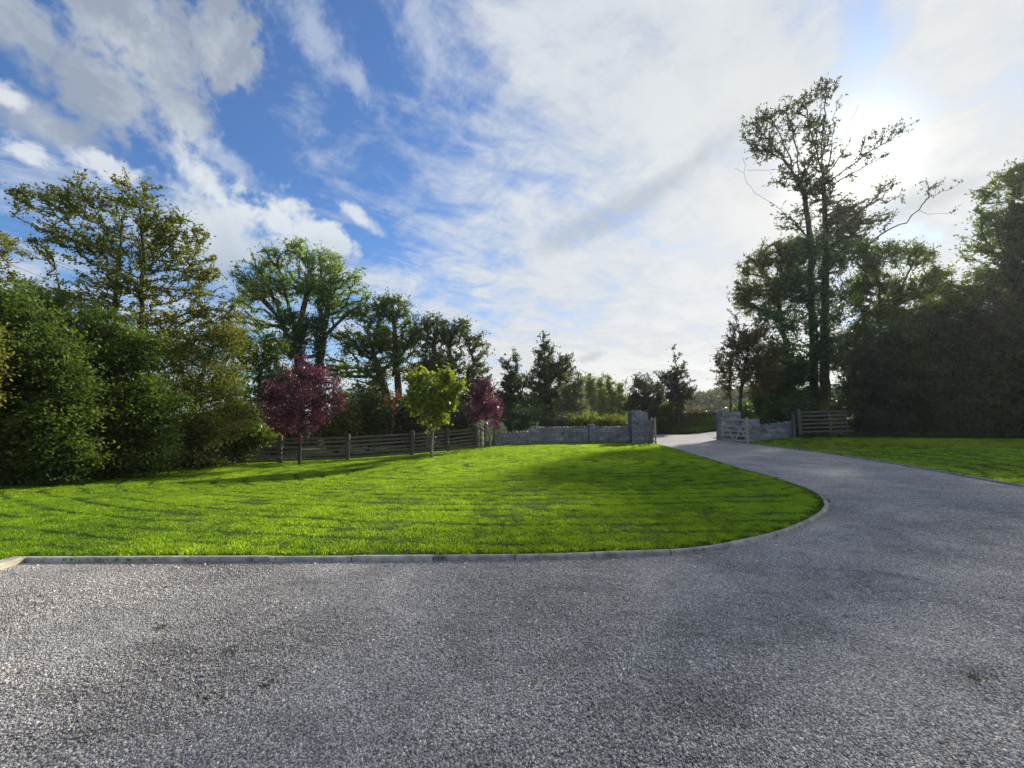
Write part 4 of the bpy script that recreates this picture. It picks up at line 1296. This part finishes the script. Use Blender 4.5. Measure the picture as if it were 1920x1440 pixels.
def build_walls():
    zb = lambda x, y: float(zt(x, y))
    a0, pier0, pier1, end = (-1.0, 21.35), (4.05, 21.75), (4.42, 21.78), (6.30, 21.9)
    r = empty('block_wall', (a0[0], a0[1], zb(*a0)))
    block_wall(r, a0, pier0, lambda s: 3 if s < 2.2 else 4, coping=(0.15, 0.24), seed=3)
    tag(r, 'long low grey block wall topped with rough stones behind the lawn', 'wall')
    r = empty('wall_pier', (pier0[0], pier0[1], zb(*pier0)))
    block_wall(r, (4.06, 21.74), (4.42, 21.77), lambda s: 5, thick=0.36, bl=0.36, seed=4)
    tag(r, 'short block pier half way along the low wall', 'pier')
    r = empty('block_wall', (pier1[0], pier1[1], zb(*pier1)))
    block_wall(r, (4.44, 21.78), end, lambda s: 4, coping=(0.12, 0.2), seed=5)
    tag(r, 'patchy block wall stretch joining the left gate pillar', 'wall')
    # left gate pillar: tall block pillar, lower buttress on the gate side
    r = empty('gate_pillar', (6.76, 21.75, zb(6.76, 21.75)))
    block_wall(r, (6.32, 21.62), (7.20, 21.62), lambda s: 8, thick=0.21, seed=6)
    block_wall(r, (6.32, 22.15), (7.20, 22.15), lambda s: 8, thick=0.21, seed=7)
    block_wall(r, (6.43, 21.73), (6.43, 22.04), lambda s: 8, thick=0.21, bl=.31, seed=8)
    block_wall(r, (7.09, 21.73), (7.09, 22.04), lambda s: 8, thick=0.21, bl=.31, seed=9)
    rs = np.random.RandomState(8)
    for i in range(5):
        link('coping_stone', stone_mesh(rs, rs.uniform(.14, .26), .24, rs.uniform(.07, .12)), M['stone'], r, (rs.uniform(-.32, .35), rs.uniform(-.05, .2), 1.70), (0, 0, rs.uniform(0, 3)))
    for (x, y) in ((0, 0.13),):
        link('capping', box_mesh('capping', 0.80, 0.44, 0.06, 0.01), M['block'], r, (x, y, 1.645))
    tag(r, 'tall grey block pillar on the left of the gateway', 'pillar')
    r = empty('gate_buttress', (7.33, 21.85, zb(7.33, 21.85)))
    block_wall(r, (7.215, 21.85), (7.48, 21.85), lambda s: 6, thick=0.44, bl=0.26, seed=10)
    tag(r, 'slim lower block buttress against the left gate pillar', 'buttress')
    # right gate pillar and its lower neighbour, low wall
    r = empty('gate_pillar', (12.95, 24.2, zb(12.95, 24.2)))
    block_wall(r, (12.42, 24.1), (13.52, 24.1), lambda s: 8, thick=0.21, seed=11)
    block_wall(r, (12.42, 24.7), (13.52, 24.7), lambda s: 8, thick=0.21, seed=12)
    block_wall(r, (12.53, 24.21), (12.53, 24.59), lambda s: 8, thick=0.21, bl=.38, seed=13)
    block_wall(r, (13.41, 24.21), (13.41, 24.59), lambda s: 8, thick=0.21, bl=.38, seed=14)
    link('capping', box_mesh('capping', 1.02, 0.5, 0.06, 0.01), M['block'], r, (0.02, 0.2, 1.645))
    tag(r, 'tall grey block pillar behind the open right gate', 'pillar')
    r = empty('wall_pier', (13.3, 23.0, zb(13.3, 23.0)))
    block_wall(r, (12.95, 22.9), (13.80, 22.85), lambda s: 6, thick=0.4, seed=15)
    tag(r, 'wide stepped block pier between the open gate and the low wall', 'pier')
    r = empty('block_wall', (13.9, 22.9, zb(13.9, 22.9)))
    block_wall(r, (13.83, 22.95), (15.62, 22.6), lambda s: 4, coping=(0.1, 0.22), seed=16)
    tag(r, 'short low block wall between the right pier and the rail fence', 'wall')
    # stack of pale stones at the end of the timber fence
    r = empty('stone_post', (-1.58, 20.35, zb(-1.58, 20.35)))
    rs = np.random.RandomState(5)
    z = 0.0
    while z < 0.93:
        h = rs.uniform(0.09, 0.14)
        for k in range(2):
            link('stone', stone_mesh(rs, .20, .26, h * 1.25), M['pale_stone'], r, (-.09 + k * .18 + rs.uniform(-.02, .02), rs.uniform(-.02, .02), z + h / 2), (0, 0, rs.uniform(-.4, .4)))
        z += h * .93
    link('cap_stone', stone_mesh(rs, .24, .24, .12), M['stone'], r, (0, 0, z + .04))
    tag(r, 'pale stacked stone post at the right end of the timber fence', 'post')


build_walls()

# ------------------------------------------------------------------ timber
def bar(name, a, b, w, h, mat, parent, o0, bev=0.004, seed=0):
    """a rail from a to b (world points); w thickness across, h height"""
    a, b = Vector(a), Vector(b)
    L = (b - a).length
    me = box_mesh(name, L, w, h, bev)
    me.transform(__import__('mathutils').Matrix.Translation((0, 0, -h / 2)))
    d = (b - a)
    o = link(name, me, mat, parent, tuple((a + b) / 2 - Vector(o0)))
    o.rotation_euler = (0, -math.atan2(d.z, math.hypot(d.x, d.y)), math.atan2(d.y, d.x))
    return o


def fence_post(root, p, h, w, mat, o0, rng, wx=None):
    me = box_mesh('post', wx or w, w, h + 0.3, 0.008)
    link('post', me, mat, root, (p[0] - o0[0], p[1] - o0[1], p[2] - 0.3 - o0[2]), (rng.uniform(-.02, .02), rng.uniform(-.025, .025), rng.uniform(-.1, .1)))


def build_fence_left():
    rng = random.Random(4)
    xy = [(-1.75, 20.2), (-2.95, 18.9), (-4.45, 18.2), (-6.75, 16.85), (-9.0, 15.9), (-11.2, 15.2), (-13.4, 14.4)]
    P = [Vector((x, y, float(zt(x, y)) + 0.03)) for x, y in xy]
    o0 = tuple(P[0])
    root = empty('timber_fence', o0)
    H = 1.02
    for i, p in enumerate(P):
        fence_post(root, p, H + 0.06, 0.11, M['fence'], o0, rng, 0.15 if i in (2, 4) else None)
    q = P[0].lerp(P[1], 0.0) + Vector((0.35, 0.55, 0)); fence_post(root, q, 1.15, 0.09, M['fence'], o0, rng)
    for a, b in zip(P[:-1], P[1:]):
        n = Vector((-(b - a).y, (b - a).x, 0)).normalized()
        if n.y < 0: n = -n
        for k in range(6):
            z = 0.10 + k * 0.165
            off = n * (0.075)
            ja, jb = rng.uniform(-.015, .015), rng.uniform(-.015, .015)
            bar('rail', a + off + Vector((0, 0, z + ja)), b + off + Vector((0, 0, z + jb)), 0.03, 0.088, M['fence'], root, o0)
    tag(root, 'long weathered six rail timber fence in front of the left trees', 'fence')
    # tree stake and a leaning pale pole
    p = Gd(801, 848)
    r = empty('tree_stake', tuple(p))
    link('stake', box_mesh('stake', 0.07, 0.07, 0.95, 0.006), M['fence'], r, (0, 0, -0.1))
    link('tie', box_mesh('tie', 0.22, 0.10, 0.03, 0.004), M['bark'], r, (0.08, 0, 0.62))
    tag(r, 'wooden stake tied beside the yellow green maple', 'stake')
    p = Gd(926, 837)
    r = empty('tree_stake', (p.x, p.y + 0.3, p.z))
    link('stake', box_mesh('stake', 0.08, 0.08, 1.25, 0.006), M['fence'], r, (0, 0, -0.1))
    link('tie', box_mesh('tie', 0.20, 0.11, 0.035, 0.004), M['bark'], r, (-0.08, 0, 0.85))
    tag(r, 'wooden stake beside the small purple plum at the wall end', 'stake')


def build_fence_right():
    rng = random.Random(9)
    a = Vector((15.80, 22.4, float(zt(15.8, 22.4)))); b = Vector((18.35, 22.3, float(zt(18.35, 22.3))))
    o0 = tuple(a)
    root = empty('rail_fence', o0)
    fence_post(root, a, 1.58, 0.16, M['fence'], o0, rng)
    fence_post(root, a.lerp(b, 0.66) + Vector((0, 0.07, 0)), 1.42, 0.10, M['fence'], o0, rng)
    fence_post(root, b + Vector((0, 0.07, 0)), 1.45, 0.10, M['fence'], o0, rng)
    for k in range(7):
        z = 0.12 + k * 0.213
        L1 = b + (b - a) * (0.12 if k < 2 else 0.05 if k < 3 else 0) + Vector((0, 0, 0))
        bar('rail', a + Vector((0.05, -0.01, z - 0.02)), L1 + Vector((0, -0.01, z + 0.03 + rng.uniform(-.01, .01))), 0.035, 0.085, M['fence'], root, o0)
    tag(root, 'seven rail timber fence panel right of the low block wall', 'fence')
    r = empty('timber_post', (15.45, 22.35, float(zt(15.45, 22.35))))
    link('post', box_mesh('post', .13, .13, 1.5, .01), M['fence'], r, (0, 0, -.2))
    link('post_cap', box_mesh('post_cap', .15, .15, .03, .005), M['fence'], r, (0, 0, 1.3))
    tag(r, 'grey timber post standing against the end of the low right wall', 'post')


def gate(label, hinge, free, H=1.25):
    h, f = Vector((*hinge, float(zt(*hinge)) + 0.06)), Vector((*free, float(zt(*free)) + 0.06))
    o0 = tuple(h)
    r = empty('timber_gate', o0)
    d = (f - h).normalized(); n = Vector((-d.y, d.x, 0))
    U = Vector((0, 0, 1))
    for p, w, hh in ((h, 0.09, H + 0.08), (f, 0.09, H + 0.10)):
        me = box_mesh('stile', w, 0.075, hh, 0.006)
        link('stile', me, M['gate'], r, tuple(p - Vector(o0)), (0, 0, math.atan2(d.y, d.x)))
    for z in (0.10, 0.36, 0.60, 0.86, H - 0.04):
        bar('rail', h + d * .045 + U * z, f - d * .045 + U * z, 0.035, 0.095, M['gate'], r, o0)
    m = h.lerp(f, 0.52)
    for nn, e, z0, z1 in ((1, h, 0.14, H - .08), (1, f, 0.14, H - .08)):
        side = n * (-0.034)
        bar('brace', m + side + U * z0 + (e - m).normalized() * .05, e + side + U * z1 - (e - m).normalized() * .08, 0.03, 0.085, M['gate'], r, o0)
    bar('brace', m + n * .034 + U * 0.85 , f + n * .034 + U * .30 - d * .06, 0.03, 0.07, M['gate'], r, o0)
    for z in (0.2, H - .1):
        link('hinge', box_mesh('hinge', 0.3, 0.012, 0.045, .003), M['iron'], r, tuple(d * .12 + n * -.06 + U * z), (0, 0, math.atan2(d.y, d.x)))
    tag(r, label, 'gate', 'pair of open timber field gates')
    return r


m_, N_, o_ = new_mat('dark iron')
principled(N_, o_, (0.05, 0.05, 0.055), 0.5, 0.5)
M['iron'] = m_
build_fence_left()
build_fence_right()
gate('open timber gate with V braces at the right of the gateway', (11.75, 22.75), (12.2, 21.15))
gate('open timber gate seen edge on beside the left pillar', (7.62, 22.2), (7.16, 20.35))


def build_small():
    # verge grass along the bank beyond the lane and wild growth along hedge feet
    rs = np.random.RandomState(77)
    def strip(name, label, n, fn, hgt, mat='long_grass', size=0.3, cat='grass'):
        P = fn(rs.rand(n, 2))
        z = zt(P[:, 0], P[:, 1]) - 0.02
        cen = np.column_stack([P, z])
        d = np.column_stack([rs.normal(0, .25, n), rs.normal(0, .25, n), np.full(n, 1.6)])
        me = leaves_mesh(rs, cen, d, hgt, rs.rand(n), True, 0.0, 0.12 * size / 0.3)
        tag(link(name, me, M[mat]), label, cat, kind='stuff')
    strip('verge_grass', 'long rough grass on the bank beyond the lane', 26000, lambda u: np.column_stack([4 + u[:, 0] * 16, 30.9 + u[:, 1] * 2.8]), 0.42)
    strip('verge_grass', 'uncut grass at the foot of the left hedge and fence', 16000,
          lambda u: np.column_stack([np.interp(u[:, 0], [0, .3, 1], [-14.6, -10.6, -1.9]), np.interp(u[:, 0], [0, .3, 1], [10.6, 15.6, 20.2]) + 0.1 + u[:, 1] * 1.2]), 0.22)
    strip('verge_grass', 'ragged grass along the foot of the right thicket', 14000, lambda u: np.column_stack([15.5 + u[:, 0] * 13, 22.4 - u[:, 0] * 1.9 + u[:, 1] * 1.5 - .9]), 0.22)
    strip('verge_grass', 'tufts of grass along the foot of the block wall', 2600, lambda u: np.column_stack([-1.2 + u[:, 0] * 8.6, 21.25 + u[:, 0] * .2 + u[:, 1] * .28]), 0.14)
    # fallen leaves
    n = 230
    x = rs.uniform(-9, 9, n * 6); y = rs.uniform(4.8, 20, n * 6)
    k = inside(lawn_poly, np.column_stack([x, y]))
    x, y = x[k][:n], y[k][:n]
    me = leaves_mesh(rs, np.column_stack([x, y, zt(x, y) + 0.105]), rs.normal(0, 1, (len(x), 3)) * [1, 1, .1], 0.055, rs.rand(len(x)) * .6 + .4, False, 2.0, 0.6)
    tag(link('fallen_leaves', me, M['poplar']), 'few pale fallen leaves lying scattered on the lawn', 'leaves', kind='stuff')
    xy = [(1.9 * rs.randn(), 2.2 + 2.6 * rs.rand()) for _ in range(60)]
    xy = np.array([q for q in xy if q[1] < 4.4 and abs(q[0]) < 5])
    me = leaves_mesh(rs, np.column_stack([xy, np.full(len(xy), 0.008)]), rs.normal(0, 1, (len(xy), 3)) * [1, 1, .05], 0.022, rs.rand(len(xy)), False, 3.0, 0.5)
    tag(link('leaf_litter', me, M['russet']), 'tiny brown leaf scraps lying loose on the near gravel', 'leaves', kind='stuff')
    pr = []
    for (wx, wy) in ((430, 1222), (505, 1283), (395, 1310), (1830, 1275), (300, 1180)):
        g_ = Gd(wx, wy)
        pr.append(np.column_stack([g_.x + rs.normal(0, .03, 26), g_.y + rs.normal(0, .022, 26), np.full(26, 0.003)]))
    pr = np.concatenate(pr)
    dd = rs.normal(0, 1, (len(pr), 3)); dd[:, 2] = 0.9
    tag(link('weeds', leaves_mesh(rs, pr, dd, 0.028, rs.rand(len(pr)) * .5, False, 0.5, 0.35), M['dark']), 'tiny dark weed sprigs growing through the near gravel', 'weeds', kind='stuff')
    # distant tree line
    n = 70000
    x = rs.uniform(-170, 170, n); y = 100 + rs.normal(0, 3, n)
    top = 2.0 + 4.5 * vnoise(x, x * 0, 0.06, 41) + 1.8 * vnoise(x, x * 0, 0.3, 42)
    z = zt(x, y) + top * rs.rand(n) - np.where(x < -40, 2.0, 0)
    me = leaves_mesh(rs, np.column_stack([x, y, z]), rs.normal(0, 1, (n, 3)), 1.1, rs.rand(n), True, .2, .8)
    tag(link('distant_treeline', me, M['dark']), 'far off dark line of trees along the horizon', 'treeline', kind='stuff')
    # overhead cables at the upper left
    m, N, o = new_mat('cable'); principled(N, o, (0.12, 0.12, 0.13), 0.6, 0.3)
    for i, (y0, y1) in enumerate(((432, 562), (440, 566), (474, 600))):
        A, B = np.array(W(-420, y0 - 170, 30)), np.array(W(330, y1 + 12, 34))
        t = np.linspace(0, 1, 24)[:, None]
        P = A + (B - A) * t; P[:, 2] -= (4 * t[:, 0] * (1 - t[:, 0])) * 0.5
        r = link('overhead_cable', chain_mesh(P - A, np.full(24, 0.016), 5), m, None, tuple(A))
        tag(r, ['topmost thin overhead cable crossing the sky at the left edge', 'middle overhead cable just under the topmost one at left', 'lowest overhead cable behind the left tree'][i], 'cable', 'overhead cables at the left')
    # dead branch in the thicket
    P = [np.array(W(*q, 20.2)) for q in ((1826, 644), (1846, 630), (1852, 606), (1868, 588))]
    r = link('dead_branch', chain_mesh([p - P[0] for p in P], [.028, .024, .017, .008], 6), M['bark'], None, tuple(P[0]))
    tag(r, 'bare pale dead branch slanting across the right thicket', 'branch')


build_small()


def build_haze():  # thin haze volume added to lift the dark tones, imitating lens flare
    import bmesh
    bm = bmesh.new()
    bmesh.ops.create_cube(bm, size=1.0)
    for v in bm.verts:
        v.co = Vector((v.co.x * 460, v.co.y * 420 + 100, (v.co.z + 0.5) * 44 - 8))
    me = bpy.data.meshes.new('haze')
    bm.to_mesh(me); bm.free()
    m = bpy.data.materials.new('veiling haze')
    m.use_nodes = True
    t = m.node_tree
    t.nodes.clear()
    N = NT(t)
    o = N.node('ShaderNodeOutputMaterial')
    v = N.node('ShaderNodeVolumePrincipled')
    v.inputs['Color'].default_value = (0.93, 0.93, 0.97, 1)
    v.inputs['Density'].default_value = 0.00045
    v.inputs['Anisotropy'].default_value = 0.55
    N.link(v.outputs[0], o.inputs['Volume'])
    tag(link('haze', me, m), kind='stuff')


build_haze()
print('total tris', TRIS[0])
